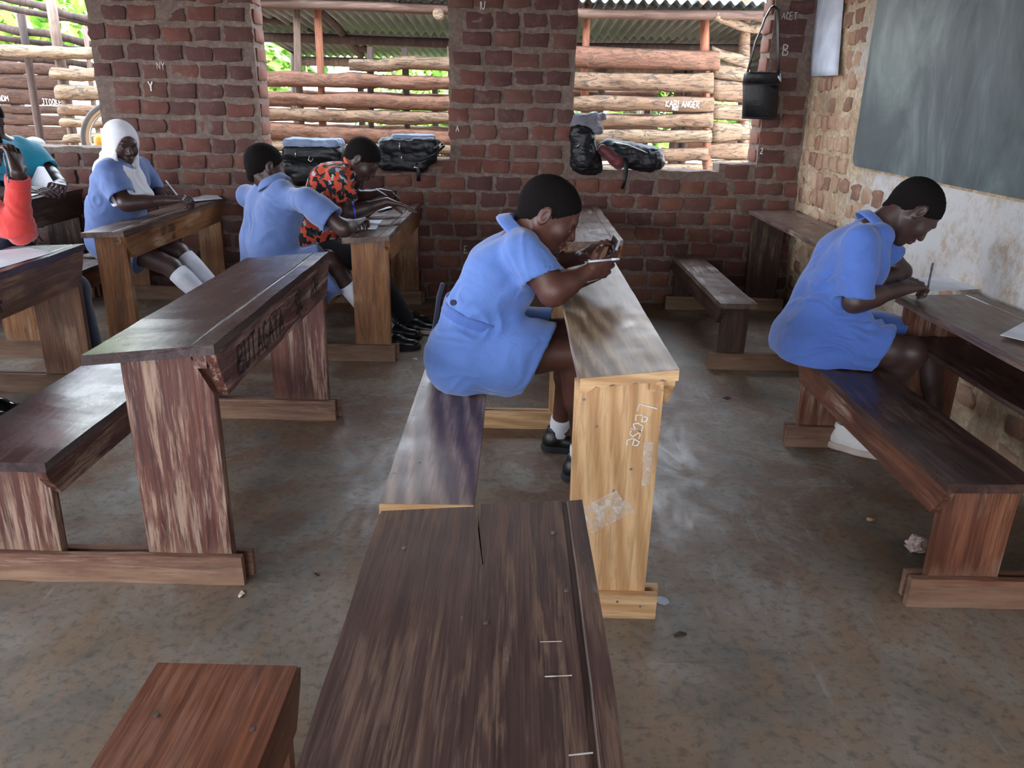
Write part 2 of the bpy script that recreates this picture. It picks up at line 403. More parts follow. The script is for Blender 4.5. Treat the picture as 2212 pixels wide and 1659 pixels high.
lay(wall_back, spots, stretch, BR, 0, 'brick_rows')
# bricks seen end-on in the window reveals
rev = [brick_mesh(.2, .09, .05, 140+i) for i in range(3)]
for xx, rz in ((-1.868, PI/2), (1.765, -PI/2)):
    for ri, z in enumerate(rows):
        if z < 1.1: continue
        o = bpy.data.objects.new('brick', rev[ri % 3]); scene.collection.objects.link(o); o.parent = wall_back
        o.matrix_local = Matrix.Translation((xx, 6.2+rb.uniform(-.02, .02), z)) @ Matrix.Rotation(rz, 4, 'Z')
        if not rev[ri % 3].materials: rev[ri % 3].materials.append(BR[1])
# right wall headers
head = [brick_mesh(.104, .092, .05, 200+i, .03) for i in range(8)]
spots = []
for ri in range(17):
    z = .10+ri*.127; y = 6.02-(ri % 2)*.06
    while y > 3.0:
        w = .098*rb.uniform(.8, 1.5); yc = y-w/2; y -= w+rb.uniform(.014, .04)
        lim = 5.2 if z > 1.1 else 4.75+.5*vnoise(np.array([0, ri*.7, 0.]), 4)
        vis = yc > lim
        if z < .62 and rb.random() < .55: vis = True
        if not vis or rb.random() < .16: continue
        if z < .62 and yc > 4.6 and yc < 5.9: pass
        sink = rb.uniform(.006, .0135) if yc > 4.9 else rb.uniform(.010, .0145)
        spots.append((10-abs(yc-5), (2.082+sink, yc, z+rb.uniform(-.012, .012)), w/.104, rb.uniform(.8, 1.12), rb.uniform(-.08, .08), rb.randrange(8), rb.choice((0, 0, 1, 1, 2))))
lay(wall_right, spots, head, BRW, -PI/2, 'brick_rows')

# blackboard: a painted panel of smooth plaster on the right wall
def board_mat():
    t = NT('blackboard_paint'); c = t.coord((1, .9, .6), loc=(0, 0, 0)); n = t.noise(c, 1.8, 6, .62, 1.0)
    n2 = t.noise(t.coord((1, 3, .5), loc=(2, 2, 2)), 3.2, 6, .7, 1.8)
    col = t.ramp(n, [(.34, S(54, 64, 68)), (.5, S(80, 92, 96)), (.68, S(124, 138, 136))])
    col = t.mix(t.ramp(n2, [(.55, 0.0), (.75, .35)]), col, S(140, 152, 150))
    sp = t.noise(t.coord((1, 26, 9), loc=(0, 0, 3)), 2.0, 5, .75, 2.5)
    col = t.mix(t.ramp(sp, [(.68, 0.0), (.73, .6)]), col, S(186, 190, 188))
    return t.done(col, .5, t.bump(n2, .08, .003))
bp = []
Y0, Y1, Z0, Z1, rr = 2.35, 5.06, 1.135, 2.42, .07
for cy, cz, a0 in ((Y1-rr, Z1-rr, 0), (Y0+rr, Z1-rr, 90), (Y0+rr, Z0+rr, 180), (Y1-rr, Z0+rr, 270)):
    for k in range(6):
        a = math.radians(a0+k*18); bp.append((cy+rr*math.cos(a), cz+rr*math.sin(a)))
board = link('blackboard', prism(bp, 'x', 2.052, 2.11, .006, 0, .0), board_mat(), origin=(2.08, 3.7, 1.135), smooth=False)
tag(board, 'large dark green-grey blackboard smeared with chalk dust on the right wall', 'blackboard')
rim = [(y+(y-(Y0+Y1)/2)*.012, z+(z-(Z0+Z1)/2)*.025) for y, z in bp]
rimo = link('plaster_edge', prism(rim, 'x', 2.075, 2.112, .012, 0, .003, 4), M_CREAM, board)

# ---------------------------------------------------------------- outside the windows
YF = 7.8
tG = NT('red_earth'); cG = tG.coord(loc=(0, 0, 0)); nG = tG.noise(cG, 1.2, 6, .65)
M_EARTH = tG.done(tG.ramp(nG, [(.4, S(120, 92, 72)), (.6, S(140, 114, 90)), (.75, S(100, 120, 64))]), .95)
tag(link('ground', box(-30, 30, 6.3, 60, -.3, -.05, 0), M_EARTH), kind='structure')
tag(link('ground', box(-30, 30, -40, -3.55, -.3, -.05, 0), M_EARTH), kind='structure')
tag(link('ground', box(-40, -4.85, -3.55, 6.3, -.3, -.05, 0), M_EARTH), kind='structure')

def offcut_mat(name, a, b, c, d):
    t = NT(name); v = t.coord((1.3, 9, 9)); n = t.noise(v, 2.2, 8, .72, 1.6); f = t.noise(t.coord((2, 30, 30)), 2.5, 5, .7, .6)
    k = t.noise(t.coord((3.2, 6, 14)), 1.6, 7, .7, 2.2)
    col = t.ramp(n, [(.3, a), (.48, b), (.66, c)])
    col = t.mix(t.ramp(k, [(.52, 0.0), (.57, .95)]), col, tuple(x*.72 for x in d))
    col = t.mix(t.ramp(f, [(.34, .6), (.46, 0.0)]), col, tuple(x*.42 for x in a))
    return t.done(col, .85, t.bump(k, .8, .014, t.bump(f, .4, .004)))
M_OFF = [offcut_mat('offcut_red', S(101, 65, 47), S(125, 86, 66), S(139, 104, 84), S(106, 80, 65)),
         offcut_mat('offcut_tan', S(106, 80, 58), S(133, 105, 82), S(146, 122, 100), S(94, 80, 69)),
         offcut_mat('offcut_pale', S(119, 94, 73), S(142, 120, 96), S(153, 135, 113), S(101, 86, 73))]
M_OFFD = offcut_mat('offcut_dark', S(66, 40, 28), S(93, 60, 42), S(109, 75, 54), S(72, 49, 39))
M_OFFK =  offcut_mat('offcut_brown', S(54, 33, 23), S(76, 49, 34), S(89, 61, 44), S(59, 40, 32))
M_POLE = wood('weathered_pole', S(78, 62, 54), S(116, 96, 84), S(150, 130, 112), 'z', (.8, .9))
M_POLER = wood('red_pole', S(110, 62, 44), S(150, 92, 68), S(176, 120, 92), 'z', (.8, .9))
M_POLED = wood('dark_pole', S(46, 36, 34), S(70, 54, 48), S(92, 72, 62), 'z', (.8, .9))
def slab(name, L, R, y, mat, parent, seed, thick=.045, wav=.012):
    "split offcut nailed flat: L/R = (px, top, bottom) read off the photograph; bark side bulges towards the room"
    e = .009 if y < 8 else .0
    a0, a1 = at(L[0], L[1], y)+[0, 0, e], at(L[0], L[2], y)-[0, 0, e]; b0, b1 = at(R[0], R[1], y)+[0, 0, e], at(R[0], R[2], y)-[0, 0, e]
    n = max(4, int(abs(b0[0]-a0[0])/.06)); V = []; F = []; rs = 9
    for i in range(n+1):
        s = i/n; tp = a0+(b0-a0)*s; bt = a1+(b1-a1)*s
        wt = wav*float(fbm(np.array([s*n*.22, seed*3.1, 0.]), 31)); wb = wav*float(fbm(np.array([s*n*.25, seed*5.7, 4.]), 33))
        tp = tp+[0, 0, wt]; bt = bt+[0, 0, wb]
        for k in range(rs):
            u = k/(rs-1); p = tp+(bt-tp)*u; bul = thick*math.sin(PI*u)**.5 if 0 < u < 1 else 0
            bul *= 1+.25*float(vnoise(np.array([s*n*.5, u*3, seed*1.0]), 35)); V.append((p[0], p[1]-bul, p[2]))
    for i in range(n):
        for k in range(rs-1): F.append((i*rs+k, i*rs+k+1, (i+1)*rs+k+1, (i+1)*rs+k))
        F.append((i*rs+rs-1, i*rs, (i+1)*rs, (i+1)*rs+rs-1))
    F.append(tuple(range(rs))); F.append(tuple(n*rs+k for k in range(rs))[::-1])
    bm = bmesh.new(); bm.from_mesh(pydata(V, F))
    return link(name, frombm(bm), mat, parent, True)
def pole(name, P, Q, r0, r1, mat, parent, bend=.02, seed=0, n=7):
    P, Q = np.array(P, float), np.array(Q, float); pts = []
    for i in range(n):
        s = i/(n-1); w = bend*math.sin(s*PI)*(1 if seed % 2 else -1)+.006*math.sin(s*9+seed)
        d = Q-P; side = np.array([d[2], 0, -d[0]]); side = side/(np.linalg.norm(side)+1e-6)
        pts.append(P+d*s+side*w)
    return link(name, tube(pts, [r0+(r1-r0)*i/(n-1)+.003*math.sin(i*2.3+seed) for i in range(n)], 9), mat, parent, True)

fence = empty('slab_fence', (0, YF, -.05), 'fence of rough split timber slabs outside the middle and right window holes', 'fence')
W2 = [((755, 130, 152), (985, 121, 150), 1), ((560, 156, 184), (985, 166, 192), 0), ((560, 201, 224), (985, 210, 237), 0), ((560, 236, 260), (985, 243, 268), 1),
      ((560, 264, 300), (985, 287, 316), 0), ((560, 307, 321), (985, 312, 331), 2), ((560, 332, 356), (985, 338, 362), 0)]
W3 = [((1230, 100, 142), (1553, 116, 151), 0), ((1215, 157, 191), (1540, 160, 200), 1), ((1215, 209, 237), (1541, 212, 240), 1), ((1215, 249, 272), (1539, 248, 272), 1),
      ((1215, 283, 305), (1536, 282, 308), 2), ((1215, 322, 346), (1529, 322, 346), 1), ((1215, 358, 380), (1516, 356, 372), 2)]
for i, (l, r, m) in enumerate(W2+W3): slab('slat', l, r, YF, M_OFF[m], fence, i)
# the side return of the fence beyond its corner post
U3 = [((1538, 99, 122), (1618, 126, 147), 2), ((1538, 137, 166), (1618, 151, 181), 2), ((1538, 172, 215), (1618, 183, 220), 1), ((1538, 224, 256), (1618, 229, 257), 2),
      ((1537, 262, 309), (1618, 271, 300), 2), ((1519, 313, 341), (1618, 313, 342), 1), ((1516, 348, 370), (1618, 348, 372), 2)]
for i, (l, r, m) in enumerate(U3):
    # goes back from the corner: the far end stands deeper behind
    slab('slat', l, r, YF+.09, M_OFF[m], fence, 40+i, .03)
for px0, px1, y1_, r, m in ((640, 655, 7.86, .034, M_POLE), (686, 702, 7.86, .034, M_POLER), (975, 972, 7.86, .03, M_POLE), (1268, 1266, 7.86, .035, M_POLER), (1524, 1528, 7.9, .04, M_POLER), (1612, 1606, 7.98, .05, M_OFF[1]), (800, 803, 7.86, .03, M_POLED), (875, 876, 7.86, .03, M_POLED)):
    tz = {800: 1.9, 875: 1.9, 975: 1.92}.get(px0, 2.42)
    a = at(px0, 20, y1_); b = at(px1, 300, y1_); s = (tz-a[2])/(b[2]-a[2]); A = a+(b-a)*s; s = (-.08-a[2])/(b[2]-a[2]); B = a+(b-a)*s
    pole('post', B, A, r*1.1, r, m, fence, .012, px0)

# open shed standing behind the fence
shed = empty('iron_roofed_shed', (0, 9.5, -.05), 'open pole shed with a corrugated iron roof behind the slab fence', 'shed')
ra, rbk = (7.62, 2.295), (11.4, 1.97)
for k, (x0, x1) in enumerate(((-2.95, -1.95), (-2.0, -1.05), (-1.1, -.2), (-.25, .7), (.65, 1.55), (1.5, 2.45), (2.4, 3.3))):
    mid = (9.5, ra[1]+(rbk[1]-ra[1])*(9.5-ra[0])/(rbk[0]-ra[0])+(k % 2)*.004)
    link('roof_sheet', join([corrugated(x0, x1, (ra[0]+(.02 if k % 2 else -.02), ra[1]+(k % 2)*.006), mid, pitch=.095, amp=.02), corrugated(x0, x1, (9.4, mid[1]+.03), (rbk[0], rbk[1]), pitch=.095, amp=.02)]), M_IRON, shed, True)
for y, dz, r, m in ((7.72, -.05, .045, M_POLER), (9.45, -.075, .05, M_POLED), (11.3, -.08, .06, M_POLE)):
    z = ra[1]+(rbk[1]-ra[1])*(y-ra[0])/(rbk[0]-ra[0])+dz
    pole('purlin', (-2.95, y, z), (3.3, y, z-.02), r, r*.9, wood('purlin_wood', S(70, 52, 44), S(104, 80, 68), S(134, 106, 90), 'x', (.8, .9)) if y < 8 else m, shed, .02, 3, 16)
pole('brace', at(560, 33, 8.6), at(800, 112, 10.8), .055, .045, M_POLED, shed, .05, 2)
pole('brace', at(690, 18, 8.2), at(780, 118, 10.9), .04, .04, M_POLED, shed, .0, 1)
pole('brace', at(1500, 30, 9), at(1420, 120, 10.6), .06, .05, M_POLED, shed, .02, 2)
for px, r in ((1466, .06), (1485, .05), (640, .05), (1300, .05)): pole('post', (at(px, 200, 11.2)[0], 11.2, -.08), (at(px, 200, 11.2)[0], 11.2, 2.1), r, r, M_POLED, shed, .01, px)
pole('tie_pole', at(1545, 32, 7.7), at(1645, 62, 8.0), .035, .04, M_OFF[2], shed, .03, 1)
pole('tie_pole', at(1560, 36, 7.9), at(1650, 42, 8.1), .025, .03, M_POLE, shed, .02, 2)
link('side_sheet', prism([(8.2, 1.25), (11.2, 1.25), (11.2, 2.1), (8.2, 2.35)], 'x', 3.0, 3.01, 0), M_IRON, shed)
link('purlin', box(1.9, 3.3, 11.25, 11.3, 1.7, 1.8), M_POLED, shed)
# rear slats of the shed, seen dark through the gaps
bf = empty('rear_fence', (0, 11.6, -.05), 'dark horizontal slats on the far side of the iron-roofed shed', 'fence')
for i, (t_, b_) in enumerate(((166, 186), (192, 203), (214, 232), (240, 258), (264, 282), (288, 308))):
    slab('slat', (560, t_+2, b_), (1000, t_+10, b_+8), 11.6, M_OFFD, bf, 60+i)
    
    slab('slat', (1200, t_-22, b_-24), (1420, t_-18, b_-20), 11.6, M_OFFD, bf, 70+i); slab('slat', (1470, 120+i*36, 145+i*36), (1620, 122+i*36, 147+i*36), 11.6, M_OFFD, bf, 80+i)

for px_ in (566, 780, 940, 1210, 1400, 1480, 1610):
    X_ = at(px_, 200, 11.66)[0]; link('post', box(X_-.04, X_+.04, 11.62, 11.7, -.08, 1.75, .01), M_POLED, bf)
# lattice outside the left window hole
lat = empty('pole_lattice', (-3.9, YF, -.05), 'open lattice of crooked poles and short slabs outside the left window hole', 'fence')
for i, (l, r, m) in enumerate((((112, 147, 171), (225, 147, 172), 2), ((122, 188, 215), (225, 190, 216), 2), ((128, 225, 248), (225, 227, 250), 1), ((133, 256, 273), (230, 259, 276), 2), ((140, 292, 309), (230, 292, 308), 2), ((-240, 94, 117), (204, 105, 126), 2))):
    slab('slat', l, r, YF, M_OFF[m], lat, 90+i)
def ppole(nm, pts, y, r, m):
    P = [at(a, b, y) for a, b in pts]; d = P[0]-P[1]; P = [P[0]+d*2]+P
    Q = []; 
    for i in range(len(P)-1):
        for s in (0, .5): Q.append(P[i]+(P[i+1]-P[i])*s)
    Q.append(P[-1]); n = len(Q)
    return link(nm, tube(Q, [r*(1+.12*math.sin(i*2.1)) for i in range(n)], 9), m, lat, True)
ppole('pole', [(0, -6), (50, 4), (100, 16), (150, 34), (200, 44)], 8.05, .035, M_POLED)
ppole('pole', [(0, 13), (50, 24), (110, 34), (150, 40), (200, 52)], 8.25, .03, M_POLED)
ppole('pole', [(0, 58), (40, 68), (100, 72), (150, 84), (200, 98)], 8.0, .036, M_POLED)
ppole('pole', [(0, 82), (50, 88), (112, 96), (150, 104), (200, 110)], 8.1, .028, M_POLED)
ppole('pole', [(0, 124), (60, 128), (120, 132), (160, 136), (200, 142)], 8.1, .03, M_POLED)
for a, b, y, r, m in (((105, -20), (150, 330), 7.88, .045, M_POLE), ((44, 30), (98, 330), 7.95, .034, M_POLED), ((182, 56), (200, 200), 7.95, .022, M_POLE), ((-130, -20), (-60, 330), 7.9, .045, M_POLE)):
    pole('post', at(*b, y)+np.array([.02, 0, -1.0]), at(*a, y), r*1.1, r, m, lat, .02, a[0])
kio = empty('plank_kiosk', (-4.4, 8.6, -.05), 'brown plank wall with chalk scribbles outside the left window hole', 'shed')
for i, (t_, b_) in enumerate(((134, 160), (161, 192), (193, 226), (228, 246), (247, 271), (272, 302), (303, 330))):
    slab('plank', (-250, t_-6, b_-6), (150, t_+2, b_+2), 8.6, M_OFFK, kio, 110+i, .02, .006)
link('frame', box(-5.2, -5.1, 8.62, 8.7, -.05, 1.9), M_POLE, kio); link('frame', box(-3.95, -3.88, 8.62, 8.7, -.05, 1.9), M_POLE, kio)
# trees and bushes beyond the sheds
def leaf_mat(name, a, b):
    t = NT(name); oi = t.add('TexCoord'); n = t.noise(t.coord(loc=(0, 0, 0)), 1.7, 3)
    col = t.mix(t.ramp(n, [(.35, 0.0), (.65, 1.0)]), a, b)
    return t.done(col, .5, Transmission_Weight=0.0, Subsurface_Weight=0.0)
M_LEAF = [leaf_mat('leaf_green', S(112, 160, 60), S(168, 206, 96)), leaf_mat('leaf_deep', S(76, 124, 60), S(124, 168, 84))]
def tree(name, x, y, h, spread, label, cat, m, seed, n=1500, leaf=.16, trunk=.12):
    r = np.random.RandomState(seed); t = empty(name, (x, y, -.05), label, cat)
    link('trunk', join([tube([(x, y, -.05), (x+.1, y, h*.3), (x, y, h*.7)], [trunk, trunk*.8, trunk*.4], 8)] +
        [tube([(x, y, h*.35), (x+math.cos(k*2.1)*spread*.35, y+math.sin(k*2.1)*spread*.3, h*.6), (x+math.cos(k*2.1)*spread*.6, y+math.sin(k*2.1)*spread*.5, h*.8)], [trunk*.5, trunk*.3, .02], 6) for k in range(5)]), M_POLE, t, True)
    C = []
    for k in range(11):
        d = r.randn(3); d /= np.linalg.norm(d); C.append((np.array([x, y, h*(.62 if h > 4 else .5)])+d*[spread*.62, spread*.55, h*.3], spread*r.uniform(.28, .42)))
    V = []; F = []
    for i in range(n):
        c, rad = C[r.randint(len(C))]; d = r.randn(3); d /= np.linalg.norm(d); p = c+d*rad*r.uniform(.55, 1.0)
        a = r.randn(3); a /= np.linalg.norm(a); b = np.cross(a, d); b /= np.linalg.norm(b)+1e-6
        L = leaf*r.uniform(.7, 1.4); W_ = L*.4; k = len(V)
        V += [p-a*L, p+b*W_, p+a*L-d*L*.3, p-b*W_]; F.append((k, k+1, k+2, k+3))
    o = link('crown', pydata(V, F), m, t); o['kind'] = 'stuff'
    return t
for i, (x, y, h, s, lab, m, n, lf) in enumerate([
    (-9.2, 15, 4.9, 2.6, 'tall green tree beyond the pole lattice at the far left', 0, 2600, .2),
    (-6.2, 19.5, 4.6, 2.2, 'pale green tree showing beside the first brick pier', 1, 2200, .2),
    (-4.7, 13.4, 2.6, 1.5, 'bright bush under the shed roof at the left of the middle window hole', 0, 2400, .13),
    (-2.0, 17, 3.0, 2.1, 'bright bush behind the slab fence, middle of the middle window hole', 0, 2400, .13),
    (-.1, 13.3, 2.3, 1.5, 'green bush behind the slab fence beside the second brick pier', 1, 2200, .13),
    (2.4, 17, 2.9, 2.0, 'green bush seen through the fence gaps of the right-hand window hole', 0, 2400, .13),
    (4.6, 13.4, 2.5, 1.5, 'green bush far right behind the iron-roofed shed', 1, 2000, .15)]):
    tree('tree' if h > 4 else 'bush', x, y, h, s, lab, 'tree' if h > 4 else 'bush', M_LEAF[m], 300+i, int(n*(1 if h > 4 else 1.7)), lf)

# ---------------------------------------------------------------- desks
W_RED = woodset('stained_red', S(64, 36, 34), S(98, 56, 48), S(128, 80, 66), wear=S(176, 148, 128), wear_amt=.75, dust=S(158, 124, 98), rough=(.4, .6), grain=1.5)
W_RTOP = woodset('stained_top', S(50, 38, 40), S(76, 60, 60), S(98, 80, 78), rough=(.2, .33), grain=1.6, coat=.15)
W_NEAR = woodset('near_top', S(66, 46, 44), S(86, 62, 55), S(108, 80, 69), rough=(.38, .52), wear=S(126, 97, 80), wear_amt=.62, chalk=True, grain=2.4)
W_NSEAT = woodset('near_seat', S(92, 50, 34), S(132, 78, 54), S(156, 98, 70), rough=(.34, .5), wear=S(150, 98, 72), wear_amt=.3, grain=2.0, blot_amt=.6)
W_LIGHT = woodset('new_timber', S(190, 146, 100), S(208, 166, 120), S(220, 182, 136), rough=(.42, .55), swirl=.6, grain=.5, bump=.1, blot_amt=.12)
W_LTOP = woodset('new_timber_top', S(120, 96, 76), S(158, 132, 106), S(182, 158, 132), rough=(.3, .42), swirl=.9, grain=.7, bump=.15, blot_amt=.15)
W_LSEAT = woodset('new_timber_seat', S(106, 78, 66), S(146, 114, 98), S(182, 152, 136), rough=(.28, .4), swirl=1.0, grain=.6, bump=.2, blot_amt=.2)
W_MID = woodset('mid_brown', S(70, 46, 34), S(106, 72, 52), S(136, 98, 72), wear=S(160, 130, 104), wear_amt=.35, dust=S(140, 112, 90), rough=(.35, .5))
W_MTOP = woodset('mid_top', S(76, 60, 54), S(112, 92, 82), S(142, 120, 108), rough=(.24, .4), wear=S(160, 140, 126), wear_amt=.3)
W_HONEY = woodset('honey_brown', S(98, 62, 38), S(140, 94, 58), S(168, 122, 80), wear=S(180, 150, 118), wear_amt=.25, rough=(.35, .5), dust=S(140, 112, 90))
W_RIGHT = woodset('right_brown', S(76, 42, 32), S(112, 68, 50), S(142, 96, 72), wear=S(172, 150, 134), wear_amt=.4, dust=S(146, 118, 96), rough=(.3, .5))
W_RSEAT = woodset('right_seat', S(46, 32, 32), S(72, 50, 46), S(98, 70, 60), rough=(.24, .4), wear=S(110, 84, 70), wear_amt=.4)
W_DARK = woodset('dark_brown', S(44, 30, 26), S(66, 46, 38), S(88, 64, 52), rough=(.4, .55), wear=S(120, 100, 84), wear_amt=.2)
M_NAIL = plain('nail_head', S(150, 145, 140), .4, Metallic=.8)

def make_desk(label, y0, y1, xs0, xs1, zs, xd0, xd1, zd0, zd1, mats, seat_apron=None, desk_apron=True, top_t=.03, notch=False, shelf=False, run=None, over=.04, cutout=True, wob=.003, seed=0, top_over=None, group=None, apron_h=.12, gx=None, seat=True, panel_in=.03, panel_x=None):
    "school form: bench and desk joined by runners; runs along y, the writer faces +x"
    m_top, m_body, m_seat, m_run = mats
    t = empty('school_desk', ((xs0+xd1)/2, (y0+y1)/2, 0), label, 'desk', group)
    to = top_over if top_over is not None else over
    w = xd1-xd0; sl = (zd1-zd0)/w; zt = lambda x: zd0+sl*(x-xd0)
    g = gx if gx is not None and gx < 4 else xd1-.055
    prof = [(xd0, zt(xd0)-top_t), (xd1, zt(xd1)-top_t), (xd1, zt(xd1)), (xd0, zt(xd0))] if gx == 5 else [(xd0, zt(xd0)-top_t), (xd1, zt(xd1)-top_t), (xd1, zt(xd1)), (g+.006, zt(g)), (g+.003, zt(g)-.0035), (g-.003, zt(g)-.0035), (g-.006, zt(g)), (xd0, zt(xd0))]
    link('desktop', prism(prof, 'y', y0-to, y1+to, .003, 14, wob, seed), m_top['y'], t)
    px0, px1 = panel_x or (xd0+.09 if w > .3 else xd0+.0, xd1-(.0 if not desk_apron else .03))
    rt = .10 if run is None else run
    for s, (a, b) in enumerate(((y0, y0+.035), (y1-.035, y1))):
        zA, zB = zt(px0)-top_t, zt(px1)-top_t
        if notch: poly = [(px0, rt-.02), (px1, rt-.02), (px1, zB-.13), (px1-.055, zB-.02), (px1-.055, zt(px1-.055)-top_t), (px0, zA)]
        else: poly = [(px0+.004, rt-.02), (px1-.004, rt-.02), (px1, zB), (px0, zA)]
        link('side_panel', prism(poly, 'y', a+.012, b+.012, .003, 0, wob*.6, seed+3+s), m_body['z'], t)
        xr0, xr1 = (xs0-.03 if seat else xd0-.02), xd1+.005
        link('runner', box(xr0, xr1, a-.012, a+.012, 0, rt, .004, wob, seed+7+s, 8, 'x'), m_run['x'], t)
        link('runner', box(xr0+.01, xr1+.015, b+.013, b+.035, .0, rt*.9, .004, wob, seed+9+s, 8, 'x'), m_run['x'], t)
        link('runner_block', box(xr0+.04, xr1-.03, a+.012, a+.03 if False else b+.012, .0, rt-.022, .002, 0, 0, 0, 'x'), m_run['x'], t)
    if desk_apron:
        zb = zt(xd1)-top_t; ya, yb = y0-.02, y1+.02
        link('front_board', prism([(ya, zb), (ya+.01, zb-.03), (ya+.075, zb-apron_h), (yb-.075, zb-apron_h), (yb-.01, zb-.03), (yb, zb)], 'x', xd1-.03, xd1, .003, 0, wob, seed+11), m_body['y'], t)
        link('batten', box(xd1-.068, xd1-.03, y0-.014, y1+.014, zb-.045, zb, .003, 0, 0, 0, 'y'), m_run['y'], t)
    if shelf:
        link('shelf', box(xd0+.03, xd1-.03, y0+.05, y1-.04, zd0-.185, zd0-.165, .003, wob, 5, 10, 'y'), m_seat['y'], t)
    if seat:
        link('seat', prism([(xs0, zs-.03), (xs1, zs-.03), (xs1, zs), (xs0, zs)], 'y', y0-over, y1+over, .004, 14, wob, seed+13), m_seat['y'], t)
        for s, (a, b) in enumerate(((y0, y0+.035), (y1-.035, y1))):
            link('seat_leg', prism([(xs0+.03, rt-.02), (xs1-.03, rt-.02), (xs1-.025, zs-.03), (xs0+.025, zs-.03)], 'y', a+.012, b+.012, .003, 0, wob*.6, seed+15+s), m_body['z'], t)
        for side in (seat_apron or ''):
            xa, xb = (xs1-.032, xs1-.004) if side == 'f' else (xs0+.004, xs0+.032)
            zb = zs-.03; ya, yb = y0-.03, y1+.03
            link('seat_rail', prism([(ya, zb), (ya+.01, zb-.03), (ya+.06, zb-.1), (yb-.06, zb-.1), (yb-.01, zb-.03), (yb, zb)], 'x', xa, xb, .003, 0, wob, seed+17), m_body['y'], t)
    return t
def nails(parent, pts, r=.004):
    for p in pts: link('nail', tube([(p[0], p[1], p[2]-.001), (p[0], p[1], p[2]+.0012)], r, 8), M_NAIL, parent)

# near desk, camera stands over it
near = make_desk('dark scratched desk in front with chalk marks and a split at its far end', -.12, 1.27, -.677, -.405, .437, -.236, .134, .765, .79,
    (W_NEAR, W_RIGHT, W_NSEAT, W_RIGHT), 'f', gx=.101, seed=1, over=.0, top_over=.035, top_t=.035)
# centre light desk
ctr = make_desk('pale new timber desk with swirling grain that the girl holding a phone leans on', 2.052, 3.55, -.36, -.098, .425, .181, .443, .782, .812,
    (W_LTOP, W_LIGHT, W_LSEAT, W_LIGHT), None, seed=2, over=.1, top_over=.045, run=.083, gx=5, apron_h=.105, panel_x=(.175, .418), wob=.002)
left = make_desk('dark desk with painted capital letters along its front board and whitish worn end panels', 2.185, 3.60, -1.745, -1.392, .428, -1.232, -.85, .768, .806,
    (W_RTOP, W_RED, W_RTOP, W_RED), 'f', notch=True, seed=3, over=.03, gx=-.918, apron_h=.15)
right = make_desk('dark brown desk with an open shelf, standing against the whitewashed wall under the blackboard', 2.14, 3.40, 1.285, 1.56, .44, 1.675, 2.03, .70, .715,
    (W_MTOP, W_RIGHT, W_RSEAT, W_RIGHT), 'b', shelf=True, seed=4, over=.03, panel_x=(1.71, 2.0))
midd = make_desk('brown desk shared by the boy in orange and the girl with the blue pen', 4.49, 5.93, -1.335, -1.09, .42, -.965, -.70, .728, .748,
    (W_MTOP, W_HONEY, W_MTOP, W_MID), 'f', seed=5, panel_x=(-.93, -.715))
farc = make_desk('empty dusty desk by the back wall beyond the girl holding a phone', 4.47, 5.93, -.14, .10, .41, .30, .60, .735, .755,
    (W_MTOP, W_HONEY, W_MTOP, W_MID), None, seed=6)
farr = make_desk('dark desk in the corner of the room beside a long narrow bench', 4.47, 5.93, 1.18, 1.39, .405, 1.72, 2.03, .742, .752,
    (W_MTOP, W_DARK, W_MTOP, W_MID), 'b', seed=7, panel_x=(1.74, 1.98))
hij = make_desk('honey brown desk with faded black stencil where the pupil in the white headscarf writes', 4.42, 5.93, -2.98, -2.72, .41, -2.385, -2.15, .742, .755,
    (W_MTOP, W_HONEY, W_MTOP, W_MID), 'f', seed=8, panel_x=(-2.345, -2.17), apron_h=.13)
redd = make_desk('dark brown desk at the left edge with black painted marks on its front board', 2.45, 3.90, -2.95, -2.68, .42, -2.50, -2.135, .742, .762,
    (W_RTOP, W_MID, W_MTOP, W_MID), 'f', seed=9, apron_h=.16)
turq = make_desk('dark desk at the back left where the person in the turquoise shirt sits', 4.42, 5.93, -4.05, -3.74, .42, -3.46, -3.18, .785, .80,
    (W_RTOP, W_DARK, W_MTOP, W_MID), 'f', seed=10, apron_h=.16)

# the split in the near desktop, cut for real
def cut(o, cutter):
    c = bpy.data.objects.new('cut', cutter); scene.collection.objects.link(c); c.location = offs(o)
    m = o.modifiers.new('b', 'BOOLEAN'); m.operation = 'DIFFERENCE'; m.solver = 'EXACT'; m.object = c
    c.data.transform(Matrix.Translation(-offs(o)))
    bpy.context.view_layer.update()
    me = bpy.data.meshes.new_from_object(o.evaluated_get(bpy.context.evaluated_depsgraph_get()))
    o.modifiers.clear(); o.data = me; bpy.data.objects.remove(c)
dt = [c for c in near.children if c.name.startswith('desktop')][0]
cut(dt, prism([(-.066, 1.40), (-.057, 1.40), (-.0565, 1.27), (-.050, 1.20), (-.040, 1.10), (-.0415, 1.10), (-.0525, 1.20), (-.060, 1.27)], 'z', .70, .9, 0))
cut(dt, prism([(-.40, 1.293), (-.058, 1.297), (-.058, 1.40), (-.40, 1.40)], 'z', .70, .9, 0))
wav = [(.181+.262*i/12, .782+.03*i/12-(.040 if i in (0, 1) else .034-.012*math.sin(i*1.1)**2)) for i in range(13)]
link('end_grain', prism([(.181, .7815), (.443, .8115)]+wav[::-1], 'y', 2.002, 2.0085, .001), W_LIGHT['x'], ctr)['label'] = 'raw orange end grain of the pale desktop'
link('end_grain', box(-.359, -.099, 1.9475, 1.9535, .394, .4245, .001), W_LIGHT['x'], ctr)
nails(near, [(-.175, 1.16, .770), (.075, 1.19, .787), (.088, 1.02, .788), (-.03, .95, .779)], .0035)
nails(near, [(-.62, 1.13, .4375), (-.44, 1.10, .4375)], .005)
nails(ctr, [(-.345, 2.14, .4255), (-.13, 2.2, .4255), (-.28, 2.22, .4255), (-.345, 2.6, .4255), (-.345, 2.9, .4255)], .004)
